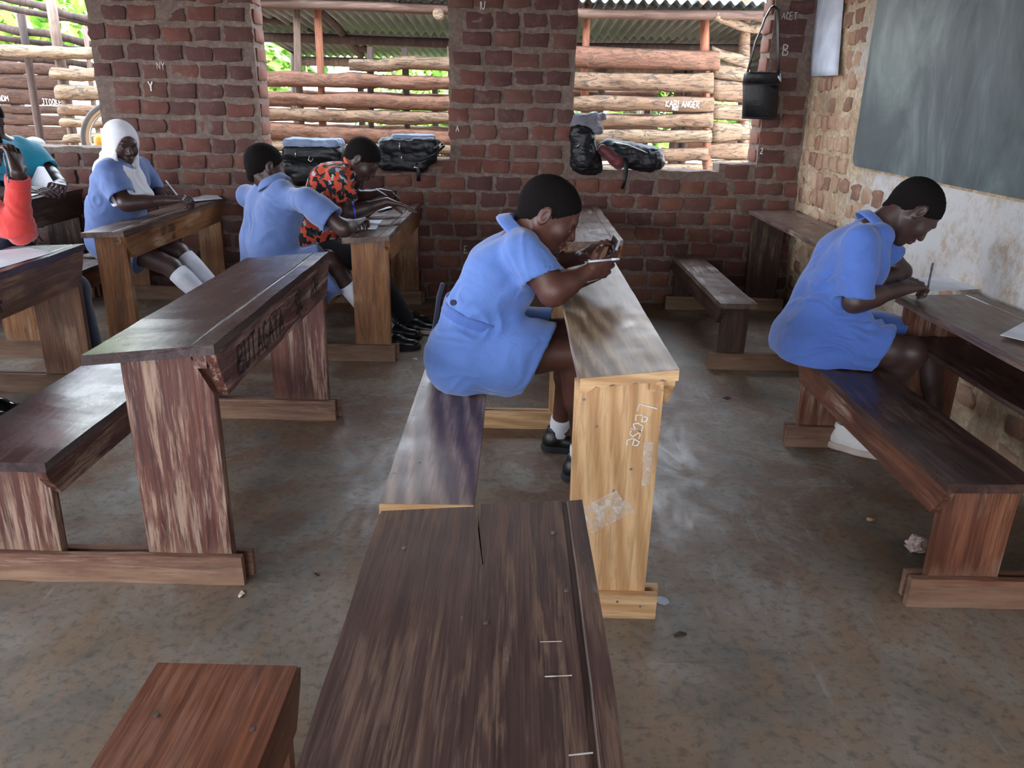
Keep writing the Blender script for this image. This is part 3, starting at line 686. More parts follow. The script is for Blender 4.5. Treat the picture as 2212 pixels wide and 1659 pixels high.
for p in [(.20, .70), (.24, .62), (.30, .42), (.345, .49), (.40, .53), (.33, .06), (.23, .045), (.40, .045)]:
    link('nail', tube([(p[0], 2.05 if p[1] < .08 else 2.062, p[1]), (p[0], 2.0385 if p[1] < .08 else 2.0625, p[1])], .004, 8), M_NAIL, ctr)

# ---------------------------------------------------------------- strokes: chalk and paint writing
GL = {'B': [[(0, 0), (0, 1), (.45, .9), (.4, .58), (0, .5), (.5, .35), (.45, .05), (0, 0)]], 'U': [[(0, 1), (.05, .2), (.25, 0), (.45, .2), (.5, 1)]], 'T': [[(0, 1), (.55, 1)], [(.28, 1), (.3, 0)]],
 'A': [[(0, 0), (.27, 1), (.55, 0)], [(.1, .4), (.45, .4)]], 'G': [[(.5, .85), (.25, 1), (0, .6), (.08, .1), (.35, 0), (.5, .25), (.5, .45), (.28, .45)]], 'Y': [[(0, 1), (.25, .5), (.5, 1)], [(.25, .5), (.25, 0)]],
 'S': [[(.45, .9), (.2, 1), (.02, .78), (.2, .55), (.42, .35), (.3, .03), (0, .1)]], '/': [[(0, -.25), (.12, 1.2)]], 'C': [[(.45, .85), (.2, 1), (0, .5), (.2, 0), (.45, .15)]],
 'K': [[(0, 0), (0, 1)], [(.45, 1), (.02, .5), (.5, 0)]], 'I': [[(.1, 0), (.1, 1)]], 'N': [[(0, 0), (0, 1), (.45, 0), (.45, 1)]], 'E': [[(.45, 1), (0, 1), (0, 0), (.45, 0)], [(0, .5), (.35, .5)]],
 'R': [[(0, 0), (0, 1), (.42, .9), (.4, .6), (0, .5), (.5, 0)]], 'M': [[(0, 0), (.05, 1), (.3, .4), (.55, 1), (.6, 0)]], 'L': [[(0, 1), (0, 0), (.45, 0)]], 'O': [[(.25, 0), (0, .4), (.1, .9), (.35, 1), (.5, .6), (.42, .1), (.25, 0)]],
 'J': [[(.1, 1), (.45, 1)], [(.35, 1), (.35, .15), (.15, 0), (0, .2)]], 'D': [[(0, 0), (0, 1), (.35, .9), (.5, .5), (.35, .08), (0, 0)]], 'P': [[(0, 0), (0, 1), (.42, .9), (.4, .55), (0, .48)]],
 '2': [[(0, .8), (.25, 1), (.45, .75), (0, 0), (.5, .05)]], '0': [[(.25, 0), (0, .4), (.1, .9), (.35, 1), (.5, .6), (.42, .1), (.25, 0)]], '6': [[(.4, 1), (.1, .6), (0, .25), (.2, 0), (.45, .2), (.3, .48), (.05, .35)]],
 'e': [[(0, .35), (.4, .4), (.35, .65), (.1, .65), (0, .3), (.15, 0), (.45, .1)]], 'a': [[(.4, .6), (.1, .6), (0, .25), (.15, 0), (.4, .2), (.42, .6), (.45, 0)]], 's': [[(.35, .6), (.1, .62), (.05, .42), (.33, .25), (.25, 0), (0, .05)]],
 '*': [[(0, .5), (.8, .5)], [(.2, 0), (.6, 1)], [(.6, 0), (.2, 1)], [(.0, .9), (.3, 1.1)]], ' ': []}
M_CHALK = plain('chalk', S(224, 220, 214), .95); M_BLACKP = plain('black_paint', S(34, 26, 26), .55)
def write(text, parent, O, U, V, h, w, mat, name='chalk_writing', seed=0, space=.16, pts_h=None):
    "O origin, U/V unit vectors along and up; ribbon strokes of width w lying 1.5 mm proud"
    r = random.Random(seed); O, U, V = (np.array(a, float) for a in (O, U, V)); N = np.cross(U, V); x = 0; Vv = []; F = []
    for ch in text:
        g = GL.get(ch, []); wd = max([p[0] for st in g for p in st] or [.35])
        for st in g:
            P = [np.array([p[0]+r.uniform(-.03, .03), p[1]+r.uniform(-.04, .04)]) for p in st]
            D = []
            for a, b in zip(P[:-1], P[1:]):
                for k in range(4): D.append(a+(b-a)*k/4)
            D.append(P[-1]); b0 = len(Vv)
            for i, p in enumerate(D):
                t = D[min(i+1, len(D)-1)]-D[max(i-1, 0)]; t = t/(np.linalg.norm(t)+1e-6); n = np.array([-t[1], t[0]])*w/h*(.5+r.uniform(-.15, .15))
                for q in (p+n, p-n): Vv.append(O+U*((x+q[0])*h*.95)+V*(q[1]*h)+N*.0015)
            for i in range(len(D)-1): F.append((b0+2*i, b0+2*i+1, b0+2*i+3, b0+2*i+2))
        x += wd+space
    return link(name, pydata(Vv, F), mat, parent)
write('BUTAGAYA', left, (-.8485, 2.34, .655), (0, 1, 0), (0, 0, 1), .093, .010, M_BLACKP, 'painted_lettering', 1, .2)
write('S/C', left, (-.8485, 3.02, .668), (0, 1, 0), (0, 0, 1), .08, .010, M_BLACKP, 'painted_lettering', 2, .12)
write('A*E', left, (-.8485, 3.26, .672), (0, 1, 0), (0, 0, 1), .08, .009, M_BLACKP, 'painted_lettering', 3, .05)
write('Lease', ctr, (.355, 2.0615, .690), (-.25, 0, -.97), (.97, 0, -.25), .052, .0035, M_CHALK, 'chalk_writing', 4, .1)
write('DDP 2006', hij, (-2.1485, 4.85, .66), (0, 1, 0), (0, 0, 1), .045, .005, M_BLACKP, 'stencil_lettering', 5)
write('ABE', hij, (-2.1485, 5.0, .615), (0, 1, 0), (0, 0, 1), .03, .004, M_BLACKP, 'stencil_lettering', 6)
write('S*', redd, (-2.1335, 3.12, .60), (0, 1, 0), (0, 0, 1), .085, .014, M_BLACKP, 'painted_lettering', 7, .1)
write('*', redd, (-2.1335, 3.04, .52+.06), (0, 1, 0), (0, 0, 1), .05, .010, M_BLACKP, 'painted_lettering', 8, .1)
def wwrite(text, parent, px, py, y, hpx, w, mat, seed, nm='chalk_writing'):
    o = at(px, py, y); write(text, parent, o, (1, 0, 0), (0, 0, 1), hpx, w, mat, nm, seed)
YB = 6.062
wwrite('ACET', wall_back, 1688, 42, YB, .045, .004, M_CHALK, 11); wwrite('B', wall_back, 1690, 120, YB, .075, .006, M_CHALK, 12)
wwrite('2', wall_back, 1642, 332, YB, .04, .005, M_CHALK, 13); wwrite('E', wall_back, 1003, 546, YB, .05, .004, M_CHALK, 14); wwrite('IU', wall_back, 1036, 20, YB, .05, .004, M_CHALK, 15)
wwrite('A', wall_back, 985, 284, YB, .04, .004, M_CHALK, 16); wwrite('Y', wall_back, 322, 196, YB, .06, .010, M_CHALK, 17); wwrite('NY', wall_back, 340, 150, YB, .05, .003, M_CHALK, 18)
wwrite('KABI ANGER', fence, 1438, 231, 7.75, .055, .008, M_CHALK, 19, 'chalk_writing'); wwrite('MUS', fence, 1452, 236+2, 7.748, .03, .006, M_CHALK, 20)
wwrite('JTOOKE', kio, 92, 226, 8.572, .055, .007, M_CHALK, 21); wwrite('NDM', kio, 0, 218, 8.572, .05, .007, M_CHALK, 22)
# chalk dashes on the near desktop and the rubbed paper trace on the pale end panel
def zt_near(x): return .765+.025*(x+.236)/.37
for (x0, y0, x1, y1) in ((-.005, .70, .045, .705), (.05, .83, .085, .835), (.045, .90, .075, .905), (.072, .70, .1, .703), (-.1, 1.0, -.05, 1.004)):
    write('I', near, (x0, y0, zt_near(x0)+.0005), (0, 1, 0), ((x1-x0)/.05, 0, (x1-x0)/.05*.067), .05, .0025, M_CHALK, 'chalk_mark', int(x0*1000) % 97)
tpm = NT('paper_residue'); cpm = tpm.coord((30, 30, 30)); npm = tpm.noise(cpm, 1.5, 5, .7)
trm = tpm.add('BsdfTransparent'); mxs = tpm.add('MixShader', {0: tpm.ramp(npm, [(.36, .05), (.66, .75)]), 1: trm, 2: tpm.b}); tpm.t.links.new(mxs.outputs[0], tpm.out.inputs[0])
M_RES = tpm.done(S(226, 218, 208), .8)
def patch_px(name, pts, y, mat, parent):
    V = [at(a, b, y) for a, b in pts]; return link(name, pydata(V, [tuple(range(len(V)))]), mat, parent)
patch_px('paper_residue', [(1240, 1105), (1332, 1058), (1346, 1082), (1352, 1078), (1372, 1104), (1280, 1152), (1262, 1150)], 2.0605, M_RES, ctr)
patch_px('paper_residue', [(1390, 955), (1412, 955), (1402, 1046), (1386, 1050)], 2.0607, M_RES, ctr)

# ---------------------------------------------------------------- papers
M_PAPER = plain('paper', S(226, 228, 236), .8)
def paper(px, label, z, h=.0012, group=None, lift=None, mat=None, nm='exam_paper', slope=0.0, cat='paper'):
    "sheet outlined by its pixels, lying at height z (plus slope in x)"
    C = []
    for a, b in px:
        d = _fw+_rt*(a-1106)/F_PX-_up*(b-829.5)/F_PX
        # plane z + slope*(x - x0) ; first pass flat
        t = (z-CAM_H)/d[2]; p = np.array([0, 0, CAM_H])+d*t; C.append(p)
    x0 = np.mean([c[0] for c in C]); C = [c+[0, 0, slope*(c[0]-x0)] for c in C]
    n = 8; V = []; a, b, c, d = C
    for j in range(n+1):
        for i in range(n+1):
            p = (a*(1-i/n)+b*i/n)*(1-j/n)+(d*(1-i/n)+c*i/n)*j/n
            u = i/n; w = j/n
            p = p+[0, 0, .0015+.002*abs(float(vnoise(np.array([p[0], p[1], z]), 17, 18)))+(lift(u, w) if lift else 0)]
            V.append(p)
    F = [(j*(n+1)+i, j*(n+1)+i+1, (j+1)*(n+1)+i+1, (j+1)*(n+1)+i) for j in range(n) for i in range(n)]
    bm = bmesh.new(); bm.from_mesh(pydata(V, F)); bmesh.ops.solidify(bm, geom=bm.faces[:], thickness=h)
    o = link(nm, frombm(bm), mat or M_PAPER, origin=tuple(C[0])); tag(o, label, cat, group); return o
paper([(1258, 590), (1322, 584), (1336, 592), (1246, 618)], 'folded white paper on the pale desk under the hands of the girl with the phone', .80)
paper([(1935, 604), (2082, 597), (2140, 624), (2000, 631)], 'white exam paper the girl beside the blackboard wall is writing on', .712)
paper([(2160, 725), (2212, 697), (2290, 720), (2240, 745)], 'white papers on the shelf desk, cut by the right edge of the picture', .716)
paper([(762, 478), (826, 476), (812, 496), (735, 498)], 'white paper beside the hand with the blue pen', .741)
paper([(400, 432), (462, 418), (481, 430), (396, 438)], 'white paper beside the hand of the pupil in the white headscarf', .756)
paper([(0, 542), (60, 536), (118, 546), (0, 580)], 'white exam paper under the red sleeve', .758)
paper([(-30, 560), (20, 557), (50, 566), (-30, 590)], 'second white sheet lying under the exam paper by the red sleeve', .754)
paper([(812, 446), (838, 440), (850, 448), (818, 456)], 'small white sheet under the boy in the orange patterned shirt', .745)
# ---------------------------------------------------------------- smooth bodies grown from distance fields
def nrm(v): v = np.array(v, float); return v/(np.linalg.norm(v)+1e-9)
def smin(a, b, k):
    if k <= 0: return np.minimum(a, b)
    h = np.clip(.5+.5*(b-a)/k, 0, 1); return b+(a-b)*h-k*h*(1-h)
class Field:
    def __init__(s): s.p = []
    def cone(s, a, b, ra, rb=None, k=.02, flat=None, op='+'):
        s.p.append(('c', np.array(a, float), np.array(b, float), ra, rb if rb is not None else ra, k, flat, op)); return s
    def ball(s, a, r, k=.02, op='+'): return s.cone(a, np.array(a)+1e-5, r, r, k, None, op)
    def ell(s, c, R, r, k=.02, op='+'):
        "R: 3x3 rows = local axes, r radii"
        s.p.append(('e', np.array(c, float), np.array(R, float), np.array(r, float), None, k, None, op)); return s
    def plane(s, p, n, k=.0): s.p.append(('p', np.array(p, float), nrm(n), 0, 0, k, None, 'i')); return s   # keeps the side n points away from
    def cyl(s, a, b, r, k=.0, op='-'): s.p.append(('y', np.array(a, float), np.array(b, float), r, r, k, None, op)); return s
    def sub(s, G, k=.02): s.p.append(('f', G, None, None, None, k, None, '+')); return s
    def bounds(s):
        lo, hi = np.full(3, 1e9), np.full(3, -1e9)
        for q in s.p:
            if q[7] != '+': continue
            if q[0] == 'f': a, b = q[1].bounds()
            elif q[0] == 'c': r = max(q[3], q[4]); a = np.minimum(q[1], q[2])-r; b = np.maximum(q[1], q[2])+r
            else: r = max(q[3]); a = q[1]-r; b = q[1]+r
            lo = np.minimum(lo, a); hi = np.maximum(hi, b)
        return lo-.02, hi+.02
    def grid(s, lo, hi, h):
        n = np.ceil((hi-lo)/h-1e-4).astype(int)+1
        ax = [(lo[i]+h*np.arange(n[i])).astype(np.float32) for i in range(3)]
        F = np.full(n, .3, np.float32)
        for typ, A, B, ra, rb, k, flat, op in s.p:
            if typ == 'p': sl = (slice(None),)*3
            else:
                if typ == 'f': mn, mx = A.bounds()
                elif typ in 'cy': r = max(ra, rb); mn, mx = np.minimum(A, B)-r, np.maximum(A, B)+r
                else: r = max(ra); mn, mx = A-r, A+r
                m = k+3*h+.004
                i0 = np.clip(np.floor((mn-m-lo)/h).astype(int), 0, n); i1 = np.clip(np.ceil((mx+m-lo)/h).astype(int)+1, 0, n)
                if np.any(i1 <= i0): continue
                sl = tuple(slice(i0[i], i1[i]) for i in range(3))
            if typ == 'f':
                l2 = lo+i0*h; G2 = A.grid(l2, l2+(i1-i0-1)*h-1e-7, h); G2 = G2[:i1[0]-i0[0], :i1[1]-i0[1], :i1[2]-i0[2]]
                F[sl] = smin(F[sl], G2, k); continue
            X, Y, Z = ax[0][sl[0]][:, None, None], ax[1][sl[1]][None, :, None], ax[2][sl[2]][None, None, :]
            if typ == 'p': d = (X-A[0])*B[0]+(Y-A[1])*B[1]+(Z-A[2])*B[2]
            elif typ == 'y':
                ab = B-A; Ln = float(np.sqrt(ab@ab)); ab = ab/Ln; x, y, z = X-A[0], Y-A[1], Z-A[2]; t = x*ab[0]+y*ab[1]+z*ab[2]
                rr_ = np.sqrt(np.maximum(x*x+y*y+z*z-t*t, 0)); d = np.maximum(rr_-ra, np.maximum(-t, t-Ln))
            elif typ == 'e':
                x, y, z = X-A[0], Y-A[1], Z-A[2]; k0 = 0; k1 = 0
                for i in range(3):
                    l = (x*B[i, 0]+y*B[i, 1]+z*B[i, 2])/ra[i]; k0 = k0+l*l; k1 = k1+(l/ra[i])**2
                k0 = np.sqrt(k0); d = k0*(k0-1)/(np.sqrt(k1)+1e-6)
            else:
                ab = B-A; L2 = float(ab@ab)+1e-12
                x, y, z = X-A[0], Y-A[1], Z-A[2]
                t = np.clip((x*ab[0]+y*ab[1]+z*ab[2])/L2, 0, 1)
                x, y, z = x-t*ab[0], y-t*ab[1], z-t*ab[2]
                q = x*x+y*y+z*z
                if flat is not None:
                    nn, f = flat; c = x*nn[0]+y*nn[1]+z*nn[2]; q = q+c*c*(1/f**2-1)
                d = np.sqrt(q)-(ra+(rb-ra)*t)
            G = F[sl]
            if op == '+': F[sl] = smin(G, d, k)
            elif op == '-': F[sl] = -smin(-G, d, k)
            else: F[sl] = -smin(-G, -d, k) if k > 0 else np.maximum(G, d)
        return F
def nets(F, lo, h):
    S = F < 0
    c = [S[a:S.shape[0]-1+a, b:S.shape[1]-1+b, d:S.shape[2]-1+d] for a in (0, 1) for b in (0, 1) for d in (0, 1)]
    anyv = c[0].copy(); allv = c[0].copy()
    for q in c[1:]: anyv |= q; allv &= q
    act = anyv & ~allv; I = np.argwhere(act)
    if len(I) == 0: return np.zeros((0, 3)), np.zeros((0, 4), int)
    idx = np.full(act.shape, -1, np.int64); idx[act] = np.arange(len(I))
    offs_ = [(a, b, d) for a in (0, 1) for b in (0, 1) for d in (0, 1)]
    V = np.stack([F[I[:, 0]+a, I[:, 1]+b, I[:, 2]+d] for a, b, d in offs_], 1)
    P = np.zeros((len(I), 3)); C = np.zeros(len(I))
    for i in range(8):
        for j in range(i+1, 8):
            if sum(abs(offs_[i][q]-offs_[j][q]) for q in range(3)) != 1: continue
            m = (V[:, i] < 0) != (V[:, j] < 0); t = np.where(m, V[:, i]/(V[:, i]-V[:, j]+1e-12), 0)
            pi, pj = np.array(offs_[i]), np.array(offs_[j])
            P += np.where(m[:, None], pi+(pj-pi)*t[:, None], 0); C += m
    P = (P/C[:, None]+I)*h+lo
    Q = []
    for ax_ in range(3):
        o1, o2 = [(1, 2), (2, 0), (0, 1)][ax_]
        a = [slice(None)]*3; b = [slice(None)]*3; a[ax_] = slice(0, -1); b[ax_] = slice(1, None)
        for o in (o1, o2): a[o] = slice(1, -1); b[o] = slice(1, -1)
        s0, s1 = S[tuple(a)], S[tuple(b)]; E = np.argwhere(s0 != s1)
        if len(E) == 0: continue
        flip = s1[tuple(E.T)]; E[:, o1] += 1; E[:, o2] += 1
        def cid(d1, d2):
            e = E.copy(); e[:, o1] -= d1; e[:, o2] -= d2; return idx[tuple(e.T)]
        q = np.stack([cid(1, 1), cid(0, 1), cid(0, 0), cid(1, 0)], 1)
        q[flip] = q[flip][:, ::-1]; Q.append(q)
    Q = np.concatenate(Q); Q = Q[(Q >= 0).all(1)]
    return P, Q
def relax(P, Q, it=1, w=.5):
    for _ in range(it):
        acc = np.zeros_like(P); cnt = np.zeros(len(P))
        for i in range(4):
            a, b = Q[:, i], Q[:, (i+1) % 4]
            for s_, d_ in ((a, b), (b, a)):
                for q in range(3): acc[:, q] += np.bincount(d_, P[s_, q], len(P))
                cnt += np.bincount(d_, minlength=len(P))
        P = P*(1-w)+acc/np.maximum(cnt, 1)[:, None]*w
    return P
def vnormals(P, Q):
    n = np.cross(P[Q[:, 2]]-P[Q[:, 0]], P[Q[:, 3]]-P[Q[:, 1]]); N = np.zeros_like(P)
    for i in range(4):
        for q in range(3): N[:, q] += np.bincount(Q[:, i], n[:, q], len(P))
    return N/(np.linalg.norm(N, axis=1, keepdims=True)+1e-12)
def grow(field, h=.006, fine=(), disp=None, smooth=1, bounds=None):
    "mesh of a field; fine = [(lo, hi, h)] boxes meshed more closely"
    lo, hi = bounds or field.bounds()
    V = []; F = []; base = 0
    for bi, (a, b, hh) in enumerate([(lo, hi, h)]+[(np.array(f[0]), np.array(f[1]), f[2]) for f in fine]):
        G = field.grid(a, b, hh); P, Q = nets(G, a, hh)
        if len(P) == 0: continue
        P = relax(P, Q, smooth, .4)
        if bi == 0:
            cut_ = np.zeros(len(P), bool)
            for f in fine: cut_ |= ((P > np.array(f[0])+2.2*f[2]) & (P < np.array(f[1])-2.2*f[2])).all(1)
            Q = Q[~cut_[Q].all(1)]
        if disp is not None:
            N = vnormals(P, Q); P = P+N*disp(P, N)[:, None]
        V.append(P); F.append(Q+base); base += len(P)
    V = np.concatenate(V); F = np.concatenate(F)
    me = bpy.data.meshes.new('m'); me.vertices.add(len(V)); me.vertices.foreach_set('co', V.astype(np.float32).ravel())
    me.loops.add(F.size); me.loops.foreach_set('vertex_index', F.astype(np.int32).ravel())
    me.polygons.add(len(F)); me.polygons.foreach_set('loop_start', np.arange(0, F.size, 4, dtype=np.int32))
    me.update(calc_edges=True); me.validate(); me.shade_smooth()
    return me

# ---------------------------------------------------------------- people
def skin_mat(name, a, b, rough=.5):
    t = NT(name); c = t.coord(loc=(0, 0, 0)); n = t.noise(c, 9, 4); f = t.noise(c, 300, 3)
    col = t.mix(t.ramp(n, [(.35, 0.0), (.65, 1.0)]), a, b)
    return t.done(col, rough, t.bump(f, .12, .0006), Specular_IOR_Level=.55)
M_SKIN = skin_mat('skin_deep_brown', S(74, 44, 36), S(92, 56, 45))
M_SKIN2 = skin_mat('skin_dark', S(58, 40, 38), S(74, 52, 48), .46)
M_HAIR = plain('cropped_hair', S(20, 16, 16), .9, .9, 420, Specular_IOR_Level=.15)
M_EYE = plain('eye_white', S(140, 128, 122), .4)
M_IRIS = plain('iris', S(16, 10, 8), .35)
def cloth_mat(name, col, dark=None, rough=.85, sheen=.3):
    t = NT(name); c = t.coord(loc=(0, 0, 0)); w = t.noise(c, 420, 3, .6); n = t.noise(c, 5, 4, .6)
    cc = t.mix(t.ramp(n, [(.35, 0.0), (.65, 1.0)]), tuple(x*.9 for x in col), tuple(min(1, x*1.06) for x in col))
    fold = t.noise(t.coord((1, 1, 1), loc=(3, 0, 0)), 13, 4, .6, 1.2)
    return t.done(cc, rough, t.bump(fold, .34, .014, t.bump(w, .25, .0008)), Sheen_Weight=sheen)
M_BLUE = cloth_mat('blue_uniform_cotton', S(92, 126, 196)); M_BLUE2 = cloth_mat('deep_blue_uniform_cotton', S(78, 112, 190))
M_BLUE3 = cloth_mat('faded_blue_uniform_cotton', S(92, 116, 170)); M_BELT = cloth_mat('blue_belt_cotton', S(78, 108, 180))
M_WHITE = cloth_mat('white_cotton', S(222, 224, 232)); M_TURQ = cloth_mat('turquoise_cotton', S(20, 160, 190)); M_REDC = cloth_mat('coral_red_knit', S(214, 62, 58))
M_NAVY = cloth_mat('navy_cotton', S(30, 34, 58)); M_BLACKC = cloth_mat('black_cotton', S(24, 24, 30), sheen=.1)
def camo_mat():
    t = NT('orange_patterned_cotton'); c = t.coord((1, 1, 1), loc=(0, 0, 0))
    ds = t.add('TexNoise', {'Vector': c, 'Scale': 18.0, 'Detail': 2.0}).outputs[1]
    v = t.add('VectorMath', {0: c, 1: t.add('VectorMath', {0: ds, 1: (.09, .09, .09)}, operation='MULTIPLY')}, operation='ADD')
    vo = t.add('TexVoronoi', {'Vector': v, 'Scale': 30.0, 'Randomness': 1.0}); sp = t.add('SeparateXYZ', {0: vo.outputs['Color']})
    r = t.add('ValToRGB', {0: sp.outputs[0]}); r.color_ramp.interpolation = 'CONSTANT'; e = r.color_ramp.elements
    while len(e) < 6: e.new(.5)
    for el, (p, q) in zip(e, [(0, S(224, 88, 58)), (.36, S(24, 26, 32)), (.60, S(224, 88, 58)), (.70, S(196, 196, 204)), (.82, S(52, 66, 68)), (.92, S(20, 22, 28))]): el.position = p; el.color = (*q, 1)
    return t.done(r.outputs[0], .85)
M_CAMO = camo_mat(); M_ORANGE = cloth_mat('orange_ribbing', S(224, 88, 56))
M_SHOEB = plain('black_shoe_leather', S(13, 13, 16), .35); M_SHOEW = plain('white_shoe', S(226, 224, 220), .5); M_SOLE = plain('shoe_sole', S(196, 180, 170), .6)

def head(F, c, f, u, s=1.15, face=True):
    f = nrm(f); u = nrm(u); u = nrm(u-f*(f@u)); l = np.cross(u, f); R = np.array([f, l, u])
    L = lambda x, y, z: c+(f*x+l*y+u*z)*s
    F.ell(L(-.014, 0, .028), R, np.array([.099, .077, .087])*s, .01)
    F.ell(L(.028, 0, -.028), R, np.array([.064, .058, .078])*s, .03*s)
    F.ball(L(.066, 0, -.088), .022*s, .02*s)
    for q in (-1, 1):
        F.cone(L(-.002, .052*q, -.035), L(.055, .02*q, -.085), .022*s, .017*s, .02*s)
        F.ball(L(.058, .036*q, -.022), .026*s, .02*s)
    F.cone(L(.078, -.028, .024), L(.078, .028, .024), .013*s, .013*s, .012*s)
    F.cone(L(.084, 0, .014), L(.103, 0, -.022), .008*s, .012*s, .008*s)
    for q in (-1, 1): F.ball(L(.095, .012*q, -.027), .0095*s, .006*s)
    F.cone(L(.086, -.017, -.050), L(.086, .017, -.050), .0085*s, .0085*s, .006*s); F.cone(L(.094, -.009, -.0505), L(.094, .009, -.0505), .0072*s, .0072*s, .005*s)
    F.cone(L(.090, -.012, -.064), L(.090, .012, -.064), .0085*s, .0085*s, .005*s)
    for q in (-1, 1):
        F.ball(L(.094, .033*q, .006), .013*s, .012*s, '-'); F.ball(L(.072, .032*q, .004), .0145*s, .004*s)
        e = L(-.010, .077*q, -.004); Re = np.array([nrm(f*.9+l*q*.35), nrm(l*q-f*.35), u])
        F.ell(e, Re, np.array([.019, .008, .031])*s, .006*s); F.ell(e+(l*q*.008+f*.003)*s, Re, np.array([.010, .006, .019])*s, .005*s, '-')
    return L, R
def hair(c, f, u, s, name, parent, amount=.0022, mat=None, mask=.02):
    f = nrm(f); u = nrm(u); u = nrm(u-f*(f@u)); l = np.cross(u, f); R = np.array([f, l, u]); H = Field()
    H.ell(c+(f*-.014+u*.029)*s, R, (np.array([.099, .077, .087])+amount)*s, .01)
    H.cone(c+(f*-.055+u*-.02)*s, c+(f*-.06-u*.06)*s, .045*s, .03*s, .03)
    H.plane(c+(f*.75-u*.66)*mask*s, f*.75-u*.66, .008)
    for q in (-1, 1): H.ell(c+(f*-.004+l*.085*q-u*.012)*s, R, np.array([.02, .02, .03])*s, .004, '-')
    me = grow(H, .004, disp=lambda P, N: .0012*vnoise(P, 3, 160)+.0008*vnoise(P, 5, 320)); return link(name, me, mat or M_HAIR, parent)
def eyes(L, parent, s=1.15, which=(-1, 1), look=-.002):
    for q in which:
        b = bmesh.new(); bmesh.ops.create_uvsphere(b, u_segments=14, v_segments=8, radius=.0125*s); me = frombm(b); me.transform(Matrix.Translation(Vector(L(.0742, .032*q, -.0018)))); link('eye', me, M_EYE, parent, True)
        b = bmesh.new(); bmesh.ops.create_uvsphere(b, u_segments=10, v_segments=6, radius=.0058*s); me = frombm(b); me.transform(Matrix.Translation(Vector(L(.0815, .0325*q, look-.002)))); link('iris', me, M_IRIS, parent, True)
def hand(F, w, d, n, t, s=1.15, curl=(.5, .5, .55, .6), thumb=.5, spread=1.0, grip=0.0):
    "w wrist, d towards the knuckles, n out of the palm, t towards the thumb side"
    d = nrm(d); n = nrm(np.array(n)-d*(d@np.array(n))); t = nrm(np.array(t)-d*(d@np.array(t))-n*(n@np.array(t)))
    K = []
    F.cone(w, w+d*.03*s, .024*s, .027*s, .015, (n, .75))
    for i, o in enumerate((.030, .011, -.009, -.028)):
        kn = w+(d*(.088-.004*abs(i-1))+t*o*spread)*s; K.append(kn)
        F.cone(w+(d*.02+t*o*.55)*s, kn, .0155*s, .0115*s, .012)
    tips = []
    for i, kn in enumerate(K):
        ln = (.043, .047, .044, .034)[i]*s; c = curl[i]; ang = c*.55; p = kn; side = t*(.10-.07*i)*spread
        for j, (lf, r0, r1) in enumerate(((1, .0098, .0088), (.62, .0088, .008), (.5, .008, .0068))):
            dd = nrm(d*math.cos(ang)+n*math.sin(ang)+side*(1 if j == 0 else .4)); q = p+dd*ln*lf
            F.cone(p, q, r0*s*.98, r1*s*.98, .0035); p = q; ang += c*(1.15 if j == 0 else .8)
        tips.append(p)
    b = w+(d*.022+t*.022)*s; m_ = b+nrm(t*.75+d*.55+n*(.35+grip))*.040*s; e = m_+nrm(d*.8+n*(.3+thumb)+t*(.25-thumb*.4))*.032*s; g = e+nrm(d*.75+n*(.3+thumb)+t*(.0-thumb*.6))*.026*s
    F.cone(b, m_, .016*s, .0125*s, .012); F.cone(m_, e, .012*s, .0105*s, .004); F.cone(e, g, .0105*s, .0085*s, .003)
    return K, tips, g
def limb(F, a, b, ra, rb, k=.02, bulge=None):
    F.cone(a, b, ra, rb, k)
    if bulge:
        t, off, r = bulge; p = np.array(a)+(np.array(b)-np.array(a))*t+np.array(off); d = (np.array(b)-np.array(a))*.13; F.cone(p-d, p+d, r, r*.9, .03)
def shoe(name, ankle, toe, parent, mat, s=1.0, solemat=None):
    "ankle: point over the heel; toe: tip; both near floor level"
    a, b = np.array(ankle, float), np.array(toe, float); d = nrm(b-a); up = np.array([0, 0, 1.]); F = Field(); z0 = min(a[2], b[2])
    h0 = a-d*.02*s; F.cone(h0+up*.045*s, h0+d*.09*s+up*.045*s, .042*s, .044*s, .02); F.cone(h0+d*.08*s+up*.035*s, b-d*.04*s+up*.03*s, .045*s, .036*s, .03, (up, .8))
    F.cone(h0+d*.01*s+up*.06*s, h0+d*.01*s+up*.095*s, .036*s, .035*s, .02)
    F.ball(h0+d*.012*s+up*.125*s, .034*s, .01, '-')
    F.plane((h0[0], h0[1], z0+.022*s), (0, 0, -1), .004)
    o = link(name, grow(F, .005), mat, parent)
    G = Field(); G.cone(h0+up*.012*s, h0+d*.09*s+up*.012*s, .048*s, .047*s, .02); G.cone(h0+d*.08*s+up*.012*s, b-d*.035*s+up*.012*s, .05*s, .044*s, .03)
    G.plane((0, 0, z0+.03*s), (0, 0, 1), .003); G.plane((0, 0, z0+.002), (0, 0, -1), .002)
    link('sole', grow(G, .005), solemat or M_SOLE, o); return o
def sleeve(sh, el, r0, r1, upto, arm_r, flare=.0, n_tilt=(0, 0, 0)):
    G = Field(); v = el-sh; d = nrm(v); L = np.linalg.norm(v)
    G.cone(sh, sh+v*upto*.5, r0, (r0+r1)/2, .03); G.cone(sh+v*upto*.5, sh+d*(L*upto+.05), (r0+r1)/2, r1+flare, .02)
    e = sh+v*upto; G.plane(e, nrm(d+np.array(n_tilt)), .003); G.cone(sh+v*(upto-.22), e+d*.08, arm_r+.004, r1+flare-.006, .0, None, '-'); return G
